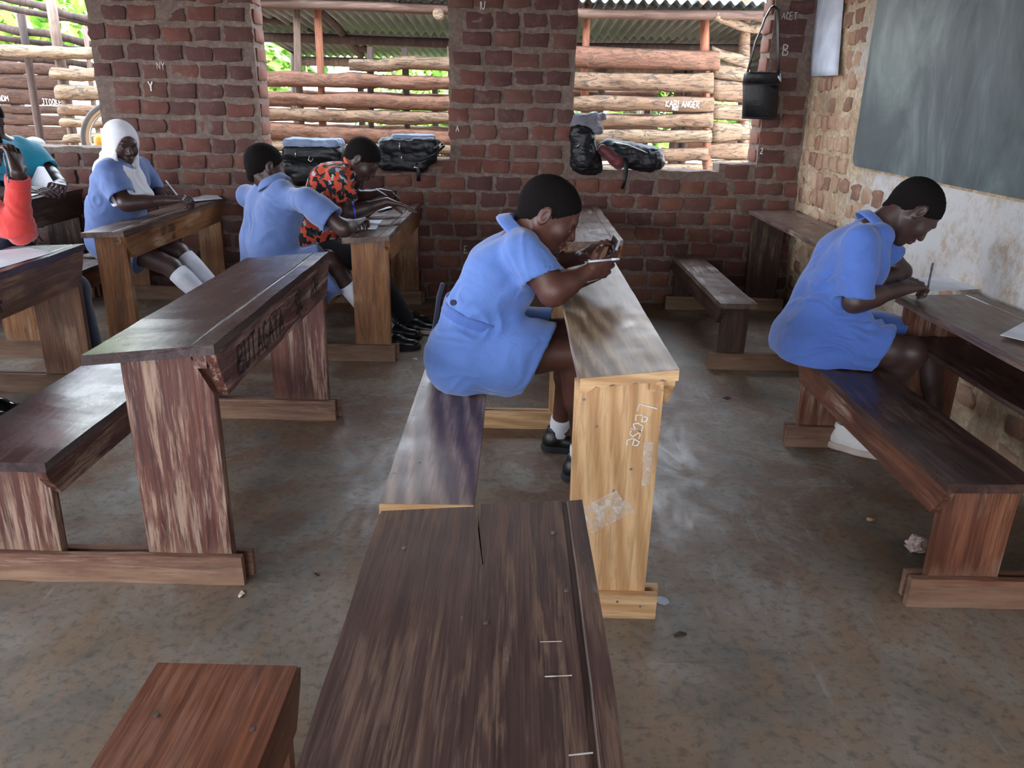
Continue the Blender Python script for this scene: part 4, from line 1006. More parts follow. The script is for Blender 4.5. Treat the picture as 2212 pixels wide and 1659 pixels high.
def skirt(hip, kn, r0, r1, upto, drop, hem_n, flr):
    G = Field(); v = kn-hip; G.cone(hip-[.02, 0, .02], hip+v*.45, r0, (r0+r1)/2, .05); G.cone(hip+v*.45, hip+v*(upto+.2), (r0+r1)/2, r1, .05)
    G.cone(hip+v*.3-[0, 0, drop*.8], hip+v*(upto+.15)-[0, 0, drop], r0*.72, r1*.75, .06); e = hip+v*upto; G.plane(e, hem_n, .003)
    G.cone(e-v*.12, e+v*.2, r1-.035, r1-.008, .0, None, '-'); return G
def folds(spec, amp=.004, fr=26, seed=40):
    "spec: list of (centre, radius, direction across the creases, strength)"
    def f(P, N):
        out = amp*.35*fbm(P, seed, 9)
        for c, r, d, st in spec:
            d = nrm(d); w = np.exp(-((P-c)**2).sum(1)/(r*r)); a = P@d; rest = P-np.outer(a, d)
            q = rest*5.0+np.outer(a*fr+3*vnoise(P, seed+2, 6), d)
            out = out+w*st*amp*(1-2*np.abs(vnoise(q, seed+4, 1.0))*1.6)
        return out
    return f
def tubelink(name, pts, r, mat, parent, seg=8, squash=None): return link(name, tube(pts, r, seg, squash), mat, parent, True)
def collar(c, axis, r0, r1, hgt, name, parent, mat, front=None, th=.0035):
    "turned-down collar: a flared band round the neck, open towards front"
    ax = nrm(axis); f = nrm(np.array(front)-ax*(ax@np.array(front))); l = np.cross(ax, f); V = []; n = 36
    c = np.array(c, float); rows = ((r0, hgt*.75), (r0*1.03, hgt*1.0), (r0*1.12, hgt*.9), (r1, .0), (r1*1.02, -.012))
    for i in range(n+1):
        a = math.radians(18)+math.radians(324)*i/n; e = min(i, n-i)/n; pt = 1+.9*max(0, (.12-e)/.12)
        for r, h_ in rows: V.append(c+(f*math.cos(a)+l*math.sin(a))*(r*(1+.12*max(0, math.cos(a))))+ax*(h_ if h_ > .0 else h_-.02*(pt-1)))
    m = len(rows); F_ = [(i*m+j, i*m+j+1, (i+1)*m+j+1, (i+1)*m+j) for i in range(n) for j in range(m-1)]
    bm = bmesh.new(); bm.from_mesh(pydata(V, F_)); bmesh.ops.solidify(bm, geom=bm.faces[:], thickness=th); return link(name, frombm(bm), mat, parent, True)
UP = np.array([0, 0, 1.])
# ================= girl at the pale desk holding a phone
g = empty('person', (-.15, 2.98, 0), 'girl in a light blue uniform dress holding a phone over the pale timber desk', 'person')
lat_y = np.array([0, 1., 0])
hR, hL = at(1020, 765, 2.86), at(1022, 745, 3.08)
shR, shL = at(1132, 545, 2.82), at(1146, 522, 3.14)
elR, wrR = at(1193, 628, 2.77), at(1266, 590, 2.82); elL, wrL = at(1162, 570, 3.25), at(1254, 556, 3.13)
knR, anR = at(1248, 762, 2.86), np.array([.29, 2.98, .09]); knL, anL = at(1238, 716, 3.12), np.array([.215, 3.27, .10])
hc = at(1186, 463, 2.96); fd, ud = np.array([.84, -.10, -.54]), np.array([.54, 0, .84])
nb = at(1122, 505, 2.97); pel = at(1003, 750, 2.97); ches = at(1078, 590, 2.97); wai = at(1030, 672, 2.97)
B = Field()
for q, sgn in ((-1, -1), (1, 1)):
    o = lat_y*.055*sgn
    B.cone(pel+o, wai+o*.8, .10, .085, .03); B.cone(wai+o*.8, ches+o, .085, .10, .04); B.cone(ches+o, nb+o*.9-np.array([0, 0, .02]), .095, .05, .04)
B.cone(shR, shL, .045, .045, .04); B.cone(nb-[.01, 0, .02], hc+nrm(ud)*-.05-nrm(fd)*.035, .056, .052, .03)
limb(B, shR, elR, .055, .047, .03, (.45, (.01, 0, -.01), .052)); limb(B, elR, wrR, .050, .028, .02, (.3, (.0, 0, -.004), .047)); B.ball(elR-[.0, 0, .012], .043, .02)
limb(B, shL, elL, .052, .043, .03); limb(B, elL, wrL, .044, .029, .02, (.3, (0, 0, 0), .041))
limb(B, hR, knR, .088, .062, .03, (.45, (0, 0, .0), .082)); limb(B, knR, anR, .058, .034, .02, (.3, (-.015, 0, 0), .05)); limb(B, hL, knL, .085, .058, .03); limb(B, knL, anL, .054, .036, .02, (.3, (-.012, 0, 0), .047))
for a in (anR, anL): B.cone(a, a+[.10, 0, -.05], .034, .03, .02)
Lh, Rh = head(B, hc, fd, ud, 1.15)
hand(B, wrR, at(1312, 577, 2.87)-wrR, (.1, .75, .25), (.2, .3, .9), 1.08, (.5, .6, .7, .8), .2)
hand(B, wrL, at(1296, 526, 3.08)-wrL, (.45, -.35, -.6), (-.6, -.5, -.2), 1.08, (.35, .45, .6, .7), .1)
fine = [(hc-.165, hc+.165, .0034), (np.minimum(wrR, at(1316, 560, 2.885))-[.06, .09, .09], np.maximum(wrR, at(1316, 560, 2.885))+[.13, .10, .09], .003),
        (np.minimum(wrL, at(1300, 524, 3.1))-[.05, .09, .08], np.maximum(wrL, at(1300, 524, 3.1))+[.12, .09, .1], .003)]
link('body', grow(B, .0065, fine), M_SKIN, g)
hair(hc, fd, ud, 1.15, 'hair', g); eyes(Lh, g)
D = Field()
for sgn in (-1, 1):
    o = lat_y*.066*sgn
    D.cone(pel+o+[-.004, 0, -.012], wai+o*.85, .134, .106, .05); D.cone(wai+o*.85, ches+o*1.05, .108, .122, .05); D.cone(ches+o*1.05, nb+o*1.25-[0, 0, .03], .115, .062, .05)
    D.cone(ches+o*.9+[.05, 0, -.03], wai+o*.8+[.05, 0, .01], .088, .075, .05)
D.cone(shR, shL, .056, .056, .05)
D.sub(sleeve(shR, elR, .068, .080, .66, .062, n_tilt=(-.25, 0, .0)), .03); D.sub(sleeve(shL, elL, .064, .072, .6, .055), .03)
for hp, kn in ((hR, knR), (hL, knL)): D.sub(skirt(hp, kn, .128, .112, .66, .07, nrm(nrm(knR-hR)+[0, -.1, -.5]), 0), .06)
D.cone(pel+[-.008, -.05, -.05], pel+[-.008, .07, -.05], .128, .128, .06)
D.plane((0, 0, .4255), (0, 0, -1), .0)
G = Field(); G.cone(at(1085, 790, 2.82), at(1118, 790, 2.82), .075, .06, .03); G.cone(at(1100, 805, 2.82), at(1096, 834, 2.83), .055, .022, .04); D.sub(G, .04)
D.cyl(nb+nrm(hc-nb)*.09+[.02, 0, 0], nb+nrm(hc-nb)*.3, .10, .01)
fs = folds([(at(1000, 705, 2.85), .16, (.25, 0, 1), 1.5), (at(1080, 700, 2.9), .13, (-.5, 0, 1), 1.2), (at(1150, 600, 2.8), .10, (-.7, 0, .7), .9), (at(1060, 780, 2.85), .16, (-.6, 0, .8), 1.0), (at(1110, 560, 2.8), .09, (1, 0, .6), .6), (at(1150, 690, 2.95), .08, (.3, 0, 1), 1.4)], .0075, 24)
dress = link('dress', grow(D, .0065, disp=fs), M_BLUE, g); dress['label'] = 'light blue short-sleeved dress'
# belt: the same field grown 4 mm larger between two planes
def band(F, p, n, w, off, h, name, mat, parent):
    G = Field(); G.p = [(q[0], q[1], q[2], q[3]+off if q[0] == 'c' and q[7] == '+' else q[3], q[4]+off if q[0] == 'c' and q[7] == '+' else q[4], q[5], q[6], q[7]) for q in F.p if q[7] == '+']
    n = nrm(n); G.plane(np.array(p)+n*w, n, 0); G.plane(np.array(p)-n*w, -n, 0); return G, h, name, mat, parent
T = Field(); T.p = [q for q in D.p[:10]]
G, *_ = band(T, at(1010, 668, 2.97), nrm(ches-pel+np.array([-.03, 0, 0])), .020, .0115, .006, '', None, None)
link('belt', grow(G, .0055, disp=lambda P, N: .002*vnoise(P, 44, 20)), M_BELT, g)
bt = at(983, 647, 2.80); bt = bt+[0, -.045, 0]
link('button', tube([bt, bt+[-.004, -.01, .002]], .011, 14), M_NAVY, g, False)
tubelink('belt_tail', [at(957, 612, 3.02), at(948, 640, 3.03), at(942, 690, 3.04), at(938, 712, 3.04)], .009, M_NAVY, g, 8, (1, .5))
cax = nrm(hc-nb)
collar(nb+cax*.012+[-.012, 0, -.0], nrm(cax+[-.2, 0, .2]), .064, .098, .034, 'collar', g, M_BLUE, (.9, 0, -.4))
# socks and shoes
for a, k in ((anR, knR), (anL, knL)): tubelink('sock', [a+(k-a)*.13, a+(k-a)*.08, a, a+[0, 0, -.03]], [.044, .045, .043, .045], M_WHITE, g, 16)
shoe('shoe', (anR[0]-.01, anR[1], 0), (anR[0]+.19, anR[1]-.02, 0), g, M_SHOEB, 1.05, M_BLACKC); shoe('shoe', (anL[0]-.01, anL[1], 0), (anL[0]+.19, anL[1], 0), g, M_SHOEB, 1.05, M_BLACKC)
# watch
M_GOLD = plain('gold_metal', S(206, 170, 128), .3, Metallic=.9); M_DIAL = plain('dark_dial', S(20, 20, 26), .15)
wt = tag(empty('wristwatch', tuple(at(1214, 573, 3.18)), 'gold bracelet wristwatch with dark dial on the forearm beyond the phone', 'watch'))
va = nrm(wrL-elL); cw = elL+(wrL-elL)*.60; s1 = nrm(np.cross(va, UP)); s2 = np.cross(s1, va)
for i in range(22):
    a = 2*PI*i/22; p = cw+(s1*math.cos(a)+s2*math.sin(a))*.041; q = cw+(s1*math.cos(a+.2)+s2*math.sin(a+.2))*.041
    link('link', tube([p-va*.007, p+va*.007], .0052, 6), M_GOLD, wt)
pn = cw+(-s2*.6+s1*(1 if s1[1] < 0 else -1)*.8)*.044
dn = nrm(pn-cw); link('case', tube([pn-dn*.004, pn+dn*.004], .018, 20), M_GOLD, wt); link('dial', tube([pn+dn*.003, pn+dn*.0055], .0155, 20), M_DIAL, wt)
# phone held in both hands
ph = empty('phone', tuple(at(1320, 540, 2.97)), 'dark phone with a silver edge held upright over the desk', 'phone')
pc = at(1323, 541, 2.97); pu = nrm([.30, 0, .95]); pf = np.cross(pu, lat_y)
def obox(c, ax, hs, bev=.002):
    me = box(-hs[0], hs[0], -hs[1], hs[1], -hs[2], hs[2], bev); Mx = Matrix(((ax[0][0], ax[1][0], ax[2][0], c[0]), (ax[0][1], ax[1][1], ax[2][1], c[1]), (ax[0][2], ax[1][2], ax[2][2], c[2]), (0, 0, 0, 1))); me.transform(Mx); return me
link('case', obox(pc, (lat_y, pf, pu), (.070, .0065, .048), .003), plain('phone_body', S(26, 34, 50), .25), ph)
link('edge_frame', obox(pc, (lat_y, pf, pu), (.0712, .0045, .0492), .002), plain('silver_edge', S(190, 196, 204), .2, Metallic=1.0), ph)
link('screen', obox(pc+pf*(.0068 if pf[0] < 0 else -.0068), (lat_y, pf, pu), (.066, .0004, .043), 0), M_DIAL, ph)
def pen(label, a, b, body, cat='pen'):
    a, b = np.array(a, float), np.array(b, float); d = nrm(b-a); t = empty('pen', tuple(a), label, cat)
    link('barrel', tube([a+d*.014, b-d*.03], .0042, 8), body, t, True); link('tip', tube([a, a+d*.014], [.0008, .0038], 8), M_NAIL, t, True)
    link('cap', tube([b-d*.03, b], .0048, 8), body, t, True); return t
M_PENW = plain('clear_pen', S(210, 214, 226), .25); M_PENB = plain('blue_pen', S(36, 60, 190), .3); M_PENK = plain('grey_pen', S(90, 92, 104), .3)
pen('pale pen gripped in the near hand of the girl with the phone', at(1262, 566, 2.80), at(1338, 559, 2.83), M_PENW)

# ================= girl by the blackboard wall
r = empty('person', (1.4, 3.35, 0), 'girl in a blue uniform dress with white shoes writing beside the whitewashed wall', 'person')
hR, hL = at(1778, 742, 3.27), at(1795, 722, 3.49); pel = at(1757, 728, 3.38)
shR, shL = at(1858, 520, 3.21), at(1886, 508, 3.50); elR, wrR = at(1845, 652, 3.17), at(1948, 624, 3.27)
elL, wrL = at(1946, 588, 3.52), at(1893, 612, 3.40)
knR, anR = at(1968, 762, 3.20), np.array([1.545, 3.35, .10]); knL, anL = at(2004, 742, 3.42), np.array([1.93, 3.36, .10])
hc = at(1972, 457, 3.36); fd, ud = np.array([.60, -.06, -.80]), np.array([.80, 0, .60]); nb = at(1886, 490, 3.36)
ches = at(1836, 560, 3.36); wai = at(1792, 645, 3.37)
B = Field()
for sgn in (-1, 1):
    o = lat_y*.052*sgn
    B.cone(pel+o, wai+o*.8, .10, .08, .03); B.cone(wai+o*.8, ches+o, .08, .09, .04); B.cone(ches+o, nb+o*.9-[0, 0, .02], .085, .045, .04)
B.cone(shR, shL, .042, .042, .04); B.cone(nb-[.01, 0, .02], hc-nrm(fd)*.045-nrm(ud)*.045, .054, .052, .03)
limb(B, shR, elR, .05, .043, .03); limb(B, elR, wrR, .045, .030, .02, (.3, (0, 0, 0), .043)); limb(B, shL, elL, .05, .043, .03); limb(B, elL, wrL, .043, .03, .02)
limb(B, hR, knR, .085, .066, .03, (.6, (0, 0, .0), .078)); limb(B, knR, anR, .064, .036, .02, (.3, (-.02, 0, 0), .056)); limb(B, hL, knL, .082, .062, .03); limb(B, knL, anL, .058, .036, .02, (.3, (-.01, 0, 0), .05))
for a in (anR, anL): B.cone(a, a+[.10, 0, -.05], .034, .03, .02)
Lr, Rr = head(B, hc, fd, ud, 1.13)
pt = at(2002, 622, 3.36)
K, tips, _g = hand(B, wrR, at(2000, 607, 3.33)-wrR, (.1, .35, -.9), (.2, .9, .35), 1.1, (.75, .8, 1.0, 1.15), .55)
hand(B, wrL, (-.5, -.5, -.12), (0, 0, -1), (.5, -.6, 0), 1.05, (.3, .3, .3, .3), .2)
link('body', grow(B, .0065, [(hc-.16, hc+.16, .0036), (wrR-[.05, .08, .08], wrR+[.26, .13, .08], .0034)]), M_SKIN2, r)
hair(hc, fd, ud, 1.13, 'hair', r); eyes(Lr, r, 1.13)
D = Field()
for sgn in (-1, 1):
    o = lat_y*.062*sgn
    D.cone(pel+o+[-.015, 0, -.01], wai+o*.95, .142, .118, .06); D.cone(wai+o*.95, ches+o*1.05, .118, .112, .06); D.cone(ches+o*1.05, nb+o*1.25-[0, 0, .03], .108, .058, .05)
    D.cone(ches+o*.9+[.045, 0, -.03], wai+o*.8+[.055, 0, .01], .08, .08, .05)
D.cone(shR, shL, .056, .056, .05)
D.sub(sleeve(shR, elR, .066, .083, .93, .056, n_tilt=(.0, 0, -.1)), .03); D.sub(sleeve(shL, elL, .062, .072, .62, .055), .03)
for hp, kn in ((hR, knR), (hL, knL)): D.sub(skirt(hp, kn, .120, .105, .66, .05, nrm(nrm(knR-hR)+[0, -.1, -.42]), 0), .06)
D.cone(pel+[-.02, -.05, -.05], pel+[-.02, .07, -.05], .13, .13, .06)
D.plane((0, 0, .4405), (0, 0, -1), .0)
D.cyl(nb+nrm(hc-nb)*.09+[.01, 0, 0], nb+nrm(hc-nb)*.3, .10, .01)
fs = folds([(at(1790, 665, 3.25), .17, (.2, 0, 1), 1.7), (at(1850, 690, 3.3), .12, (-.3, 0, 1), 1.3), (at(1880, 590, 3.2), .12, (-.9, 0, .3), .8), (at(1800, 590, 3.25), .13, (-.8, 0, .5), .8), (at(1860, 745, 3.25), .16, (-.5, 0, .8), .8)], .0080, 26, 60)
link('dress', grow(D, .0065, disp=fs), M_BLUE2, r)
cax = nrm(hc-nb); collar(nb+cax*.008+[-.012, 0, -.0], nrm(cax+[-.25, 0, .25]), .060, .086, .030, 'collar', r, M_BLUE2, (.8, 0, -.6))
for a, k in ((anR, knR), (anL, knL)): tubelink('sock', [a+(k-a)*.13, a+(k-a)*.06, a, a+[0, 0, -.03]], [.044, .045, .043, .045], M_WHITE, r, 16)
shoe('shoe', (anR[0]-.02, anR[1], 0), (anR[0]+.16, anR[1]-.13, 0), r, M_SHOEW, 1.15); shoe('shoe', (anL[0]-.03, anL[1], 0), (anL[0]+.10, anL[1]-.10, 0), r, M_SHOEW, 1.0)
M_GLT = plain('gold_eyelet', S(170, 140, 96), .35, Metallic=.7)
for k_ in range(3):
    c_ = np.array([anR[0]+.045+.035*k_, anR[1]-.035-.03*k_, .098-.012*k_]); tubelink('lace_stay', [c_+[-.012, -.035, -.022], c_+[-.004, -.02, -.002], c_+[.01, .0, .004]], .0065, M_GLT, r)
pen('grey pen standing up from the hand of the girl by the whitewashed wall', (pt[0]+.005, pt[1], .716), at(2015, 568, 3.37), M_PENK)
def figure(root, pel, wai, ches, nb, shR, shL, lat, legs, armR, armL, hc, fd, ud, hs=1.12, skin=M_SKIN2, h=.0075, fineh=.0045, sc=1.0, handsR=None, handsL=None, hair_=True, girth=1.0):
    "legs: [(hip, knee, ankle)], arms: (elbow, wrist)"
    B = Field(); lat = nrm(lat); k = sc*girth
    for sgn in (-1, 1):
        o = lat*.055*sgn*sc
        B.cone(pel+o, wai+o*.8, .10*k, .085*k, .03); B.cone(wai+o*.8, ches+o, .085*k, .095*k, .04); B.cone(ches+o, nb+o*.9-[0, 0, .02], .09*k, .048*k, .04)
    B.cone(shR, shL, .044*sc, .044*sc, .04); n2 = hc-nrm(fd)*.04*hs-nrm(ud)*.045*hs; B.cone(nb-[0, 0, .02], n2, .053*sc, .05*sc, .03)
    for sh, arm in ((shR, armR), (shL, armL)):
        if arm is None: continue
        limb(B, sh, arm[0], .05*sc, .042*sc, .03); limb(B, arm[0], arm[1], .043*sc, .029*sc, .02, (.3, (0, 0, 0), .041*sc))
    for hp, kn, an in legs:
        limb(B, hp, kn, .083*sc, .06*sc, .03)
        if an is not None: limb(B, kn, an, .056*sc, .036*sc, .02, (.3, (-.012, 0, 0), .048*sc))
    L, R = head(B, hc, fd, ud, hs); fine = [(hc-.155*hs, hc+.155*hs, fineh)]
    out = {}
    for key, arm, hd in (('R', armR, handsR), ('L', armL, handsL)):
        if arm is None or hd is None: continue
        out[key] = hand(B, arm[1], *hd[:3], sc*1.05, *hd[3:]); w = arm[1]; e = w+nrm(hd[0])*.12
        fine.append((np.minimum(w, e)-.085, np.maximum(w, e)+.085, .0038))
    link('body', grow(B, h, fine), skin, root)
    if hair_: hair(hc, fd, ud, hs, 'hair', root)
    return L, out
def torso_cloth(pel, wai, ches, nb, shR, shL, lat, sc=1.0, belly=(.04, 0, 0), r=(.138, .112, .115, .062), low=None):
    D = Field(); lat = nrm(lat)
    for sgn in (-1, 1):
        o = lat*.064*sgn*sc
        D.cone(pel+o, wai+o*.9, r[0]*sc, r[1]*sc, .05); D.cone(wai+o*.9, ches+o*1.05, r[1]*sc, r[2]*sc, .05); D.cone(ches+o*1.05, nb+o*1.2-[0, 0, .03], r[2]*.95*sc, r[3]*sc, .05)
        D.cone(ches+o*.9+np.array(belly), wai+o*.8+np.array(belly), .08*sc, .08*sc, .05)
    D.cone(shR, shL, .056*sc, .056*sc, .05); return D

# ================= girl seen from behind, writing with a blue pen
m = empty('person', (-1.35, 4.62, 0), 'girl seen from behind in a blue uniform, writing with a blue pen', 'person')
pel, wai, ches, nb = at(585, 600, 4.66), at(578, 520, 4.64), at(592, 450, 4.64), at(590, 398, 4.64)
shR, shL = at(662, 432, 4.42), at(535, 424, 4.85); lat = shR-shL
armR = (at(752, 502, 4.42), at(778, 482, 4.50)); armR = (at(742, 494, 4.36), at(768, 484, 4.52)); armL = (at(628, 470, 4.95), at(606, 400, 4.92))
hc = at(574, 362, 4.68); fd, ud = np.array([.72, .55, -.25]), np.array([.10, .25, .95])
kn1, kn2 = at(712, 566, 4.60), at(706, 560, 4.85)
L, hm = figure(m, pel, wai, ches, nb, shR, shL, lat, [(at(600, 612, 4.56), kn1, np.array([-.78, 4.75, .1])), (at(600, 600, 4.78), kn2, np.array([-.80, 4.98, .1]))], armR, armL, hc, fd, ud, 1.12,
    handsR=(at(775, 478, 4.58)-armR[1], (.3, .3, -.9), (-.3, .8, .3), (.8, .85, 1.0, 1.1), .5), handsL=(at(602, 372, 4.86)-armL[1], (-.3, -.9, 0), (.5, 0, .6), (.35, .35, .4, .4), .2))
D = torso_cloth(pel, wai, ches, nb, shR, shL, lat, 1.06, (.03, .03, 0))
D.sub(sleeve(shR, armR[0], .070, .082, .72, .060), .03); D.sub(sleeve(shL, armL[0], .066, .072, .6, .058), .03)
for hp, kn in ((at(600, 612, 4.56), kn1), (at(600, 600, 4.78), kn2)): D.sub(skirt(hp, kn, .125, .118, .95, .12, nrm(nrm(kn-hp)+[0, 0, .05]), 0), .06)
D.cone(at(682, 575, 4.60), at(684, 650, 4.60), .095, .075, .05)
D.plane((0, 0, .4205), (0, 0, -1), .0) if False else None
D.cyl(nb+nrm(hc-nb)*.075, nb+nrm(hc-nb)*.3, .10, .01)
fs = folds([(at(600, 500, 4.5), .18, (.3, 0, 1), 1.0), (at(640, 470, 4.45), .12, (.9, 0, .5), 1.0), (at(540, 480, 4.5), .12, (1, 0, .2), .7)], .007, 22, 80)
link('dress', grow(D, .008, disp=fs), M_BLUE3, m)
collar(nb+nrm(hc-nb)*.008, nrm(hc-nb+np.array([-.02, -.03, .05])), .062, .094, .034, 'collar', m, M_BLUE3, (.8, .6, 0))
for a, k in ((np.array([-.78, 4.75, .1]), kn1), (np.array([-.80, 4.98, .1]), kn2)):
    tubelink('sock', [a+(k-a)*.72, a+(k-a)*.4, a+(k-a)*.15, a+[0, 0, -.04]], [.062, .06, .05, .045], M_WHITE, m, 16); shoe('shoe', (a[0]-.01, a[1], 0), (a[0]+.2, a[1], 0), m, M_SHOEB, 1.05, M_BLACKC)
pp = at(768, 482, 4.50); pen('blue pen standing up from the hand of the girl seen from behind', at(772, 492, 4.56), at(762, 436, 4.52), M_PENB)

# ================= boy in the orange patterned shirt
b = empty('person', (-1.3, 5.25, 0), 'boy in an orange, black and white patterned shirt bent low over the brown desk', 'person')
pel, wai, ches, nb = at(688, 528, 5.25), at(690, 465, 5.22), at(712, 395, 5.2), at(752, 362, 5.2)
shR, shL = at(728, 385, 5.03), at(744, 372, 5.38); lat = shR-shL
armR = (at(758, 460, 4.98), at(836, 436, 5.02)); armL = (at(770, 430, 5.45), at(822, 416, 5.36))
hc = at(782, 345, 5.18); fd, ud = np.array([.72, -.05, -.70]), np.array([.70, 0, .72])
foot = np.array([-.72, 5.12, .10])
L, hb = figure(b, pel, wai, ches, nb, shR, shL, lat, [(at(700, 545, 5.13), at(792, 560, 5.12), foot), (at(700, 535, 5.35), at(795, 545, 5.35), np.array([-.80, 5.35, .1]))], armR, armL, hc, fd, ud, 1.12,
    handsR=((.95, .1, -.2), (0, -.2, -1), (.1, .9, 0), (.2, .2, .25, .3), .1), handsL=((.9, -.2, -.1), (.1, -.6, -.8), (.2, .5, .7), (.9, .9, 1.0, 1.1), .5), sc=.98)
D = torso_cloth(pel-[0, 0, .0], wai, ches, nb, shR, shL, lat, 1.0, (.02, 0, -.03), r=(.128, .118, .118, .06))
D.sub(sleeve(shR, armR[0], .066, .078, .72, .058), .03); D.sub(sleeve(shL, armL[0], .064, .07, .6, .055), .03)
D.cyl(nb+nrm(hc-nb)*.06, nb+nrm(hc-nb)*.3, .10, .01); D.plane(pel+[0, 0, -.06], (0, 0, -1), .01)
link('shirt', grow(D, .008, disp=folds([(at(700, 460, 5.1), .16, (.2, 0, 1), 1.2)], .007, 22, 90)), M_CAMO, b)
ax = nrm(hc-nb+np.array([-.02, 0, .02])); s1 = nrm(np.cross(ax, UP)); s2 = np.cross(s1, ax)
ring = [nb+nrm(hc-nb)*.045+(s1*math.cos(a)+s2*math.sin(a))*.068 for a in [2*PI*i/24 for i in range(25)]]
link('neckband', tube(ring, .013, 8, (1.0, 1.0)), M_ORANGE, b, True)
T = Field()
for hp, kn, an in ((at(700, 545, 5.13), at(792, 560, 5.12), foot), (at(700, 535, 5.35), at(795, 545, 5.35), np.array([-.80, 5.35, .1]))):
    T.cone(hp, kn, .098, .075, .03); T.cone(kn, an+[0, 0, .0], .074, .058, .02)
T.cone(pel+[0, -.06, -.04], pel+[0, .06, -.04], .12, .12, .04); T.plane((0, 0, .05), (0, 0, -1))
link('trousers', grow(T, .009), M_BLACKC, b)
shoe('shoe', (foot[0], foot[1], 0), (foot[0]+.22, foot[1]-.02, 0), b, M_SHOEB, 1.08, M_SOLE); shoe('shoe', (-.78, 5.35, 0), (-.58, 5.35, 0), b, M_SHOEB, 1.05, M_BLACKC)
pen('grey pen in the far hand of the boy in the orange patterned shirt', at(838, 424, 5.28), at(812, 408, 5.26), M_PENW)

# ================= pupil in the white headscarf
j = empty('person', (-2.5, 5.0, 0), 'pupil in a white headscarf and faded blue uniform with long white socks', 'person')
pel, wai, ches, nb = at(252, 512, 5.05), at(252, 450, 5.02), at(262, 385, 5.0), at(262, 350, 5.0)
shR, shL = at(236, 372, 4.86), at(302, 362, 5.20); lat = shR-shL
armR = (at(272, 440, 4.78), at(362, 432, 4.88)); armL = (at(338, 420, 5.30), at(348, 414, 5.14))
hc = at(262, 309, 4.98); fd, ud = np.array([.72, -.60, -.30]), np.array([.22, -.12, .95])
k1, k2 = at(372, 578, 4.90), at(388, 545, 5.1); a1, a2 = at(468, 668, 4.84), at(478, 636, 5.02)
L, hj = figure(j, pel, wai, ches, nb, shR, shL, lat, [(at(262, 530, 4.92), k1, a1), (at(268, 520, 5.12), k2, a2)], armR, armL, hc, fd, ud, 1.10,
    handsR=((.95, .15, .1), (.1, .3, -.9), (-.1, .9, .3), (.8, .9, 1.0, 1.1), .5), handsL=((.8, -.7, 0), (.1, 0, -1), (.7, .7, 0), (.3, .3, .3, .35), .2), hair_=False, h=.0075, fineh=.004)
eyes(L, j, 1.10, (-1, 1), -.003)
D = torso_cloth(pel, wai, ches, nb, shR, shL, lat, 1.04, (.02, -.02, 0), r=(.145, .128, .118, .06))
D.sub(sleeve(shR, armR[0], .070, .085, .80, .062, n_tilt=(0, 0, .0)), .03); D.sub(sleeve(shL, armL[0], .066, .074, .8, .056), .03)
for hp, kn in ((at(262, 530, 4.92), k1), (at(268, 520, 5.12), k2)): D.sub(skirt(hp, kn, .115, .10, .45, .02, nrm(kn-hp), 0), .05)
link('dress', grow(D, .008, disp=folds([(at(240, 440, 4.9), .16, (.2, 0, 1), 1.2), (at(260, 400, 4.85), .1, (1, 0, .3), 1)], .007, 22, 95)), M_BLUE3, j)
# headscarf: close hood round the face, cape over the chest
f = nrm(fd); u = nrm(np.array(ud)-f*(f@np.array(ud))); l = np.cross(u, f); R = np.array([f, l, u]); s = 1.10
Sf = Field(); Sf.ell(hc+(f*-.018+u*.024)*s, R, np.array([.110, .086, .095])*s, .01)
Sf.cone(hc+(f*.0-u*.02)*s, hc+(f*.0-u*.10)*s, .084*s, .088*s, .04)
Sf.cone(hc+(f*.0-u*.10)*s, ches+[.0, -.02, .03], .084*s, .130, .05); Sf.cone(ches+[.0, -.05, .04], ches+[.08, -.12, -.11], .118, .098, .04); Sf.plane(ches+[.07, -.11, -.15], (.1, -.1, -1), .01)
Sf.cone(ches+[.03, -.05, .03], ches+[.12, -.03, -.10], .10, .075, .04)
Sf.ell(hc+(f*.100-u*.018)*s, R, np.array([.070, .061, .088])*s, .008, '-')
link('headscarf', grow(Sf, .005, disp=folds([(ches+[.03, -.08, .0], .16, (.8, .5, .1), 1.5), (hc-u*.1, .12, (.2, .2, 1), .8)], .006, 26, 99)), M_WHITE, j)
for a, k in ((a1, k1), (a2, k2)): tubelink('sock', [k+(a-k)*.12, k+(a-k)*.3, k+(a-k)*.6, a], [.063, .064, .056, .046], M_WHITE, j, 18)
for a in (a1, a2): shoe('shoe', (a[0], a[1], max(0, a[2]-.08)), (a[0]+.2, a[1]-.02, max(0, a[2]-.08)), j, M_SHOEB, 1.0, M_BLACKC)
pen('white pen in the writing hand of the pupil in the headscarf', at(398, 440, 4.92), at(358, 390, 4.98), M_PENW)

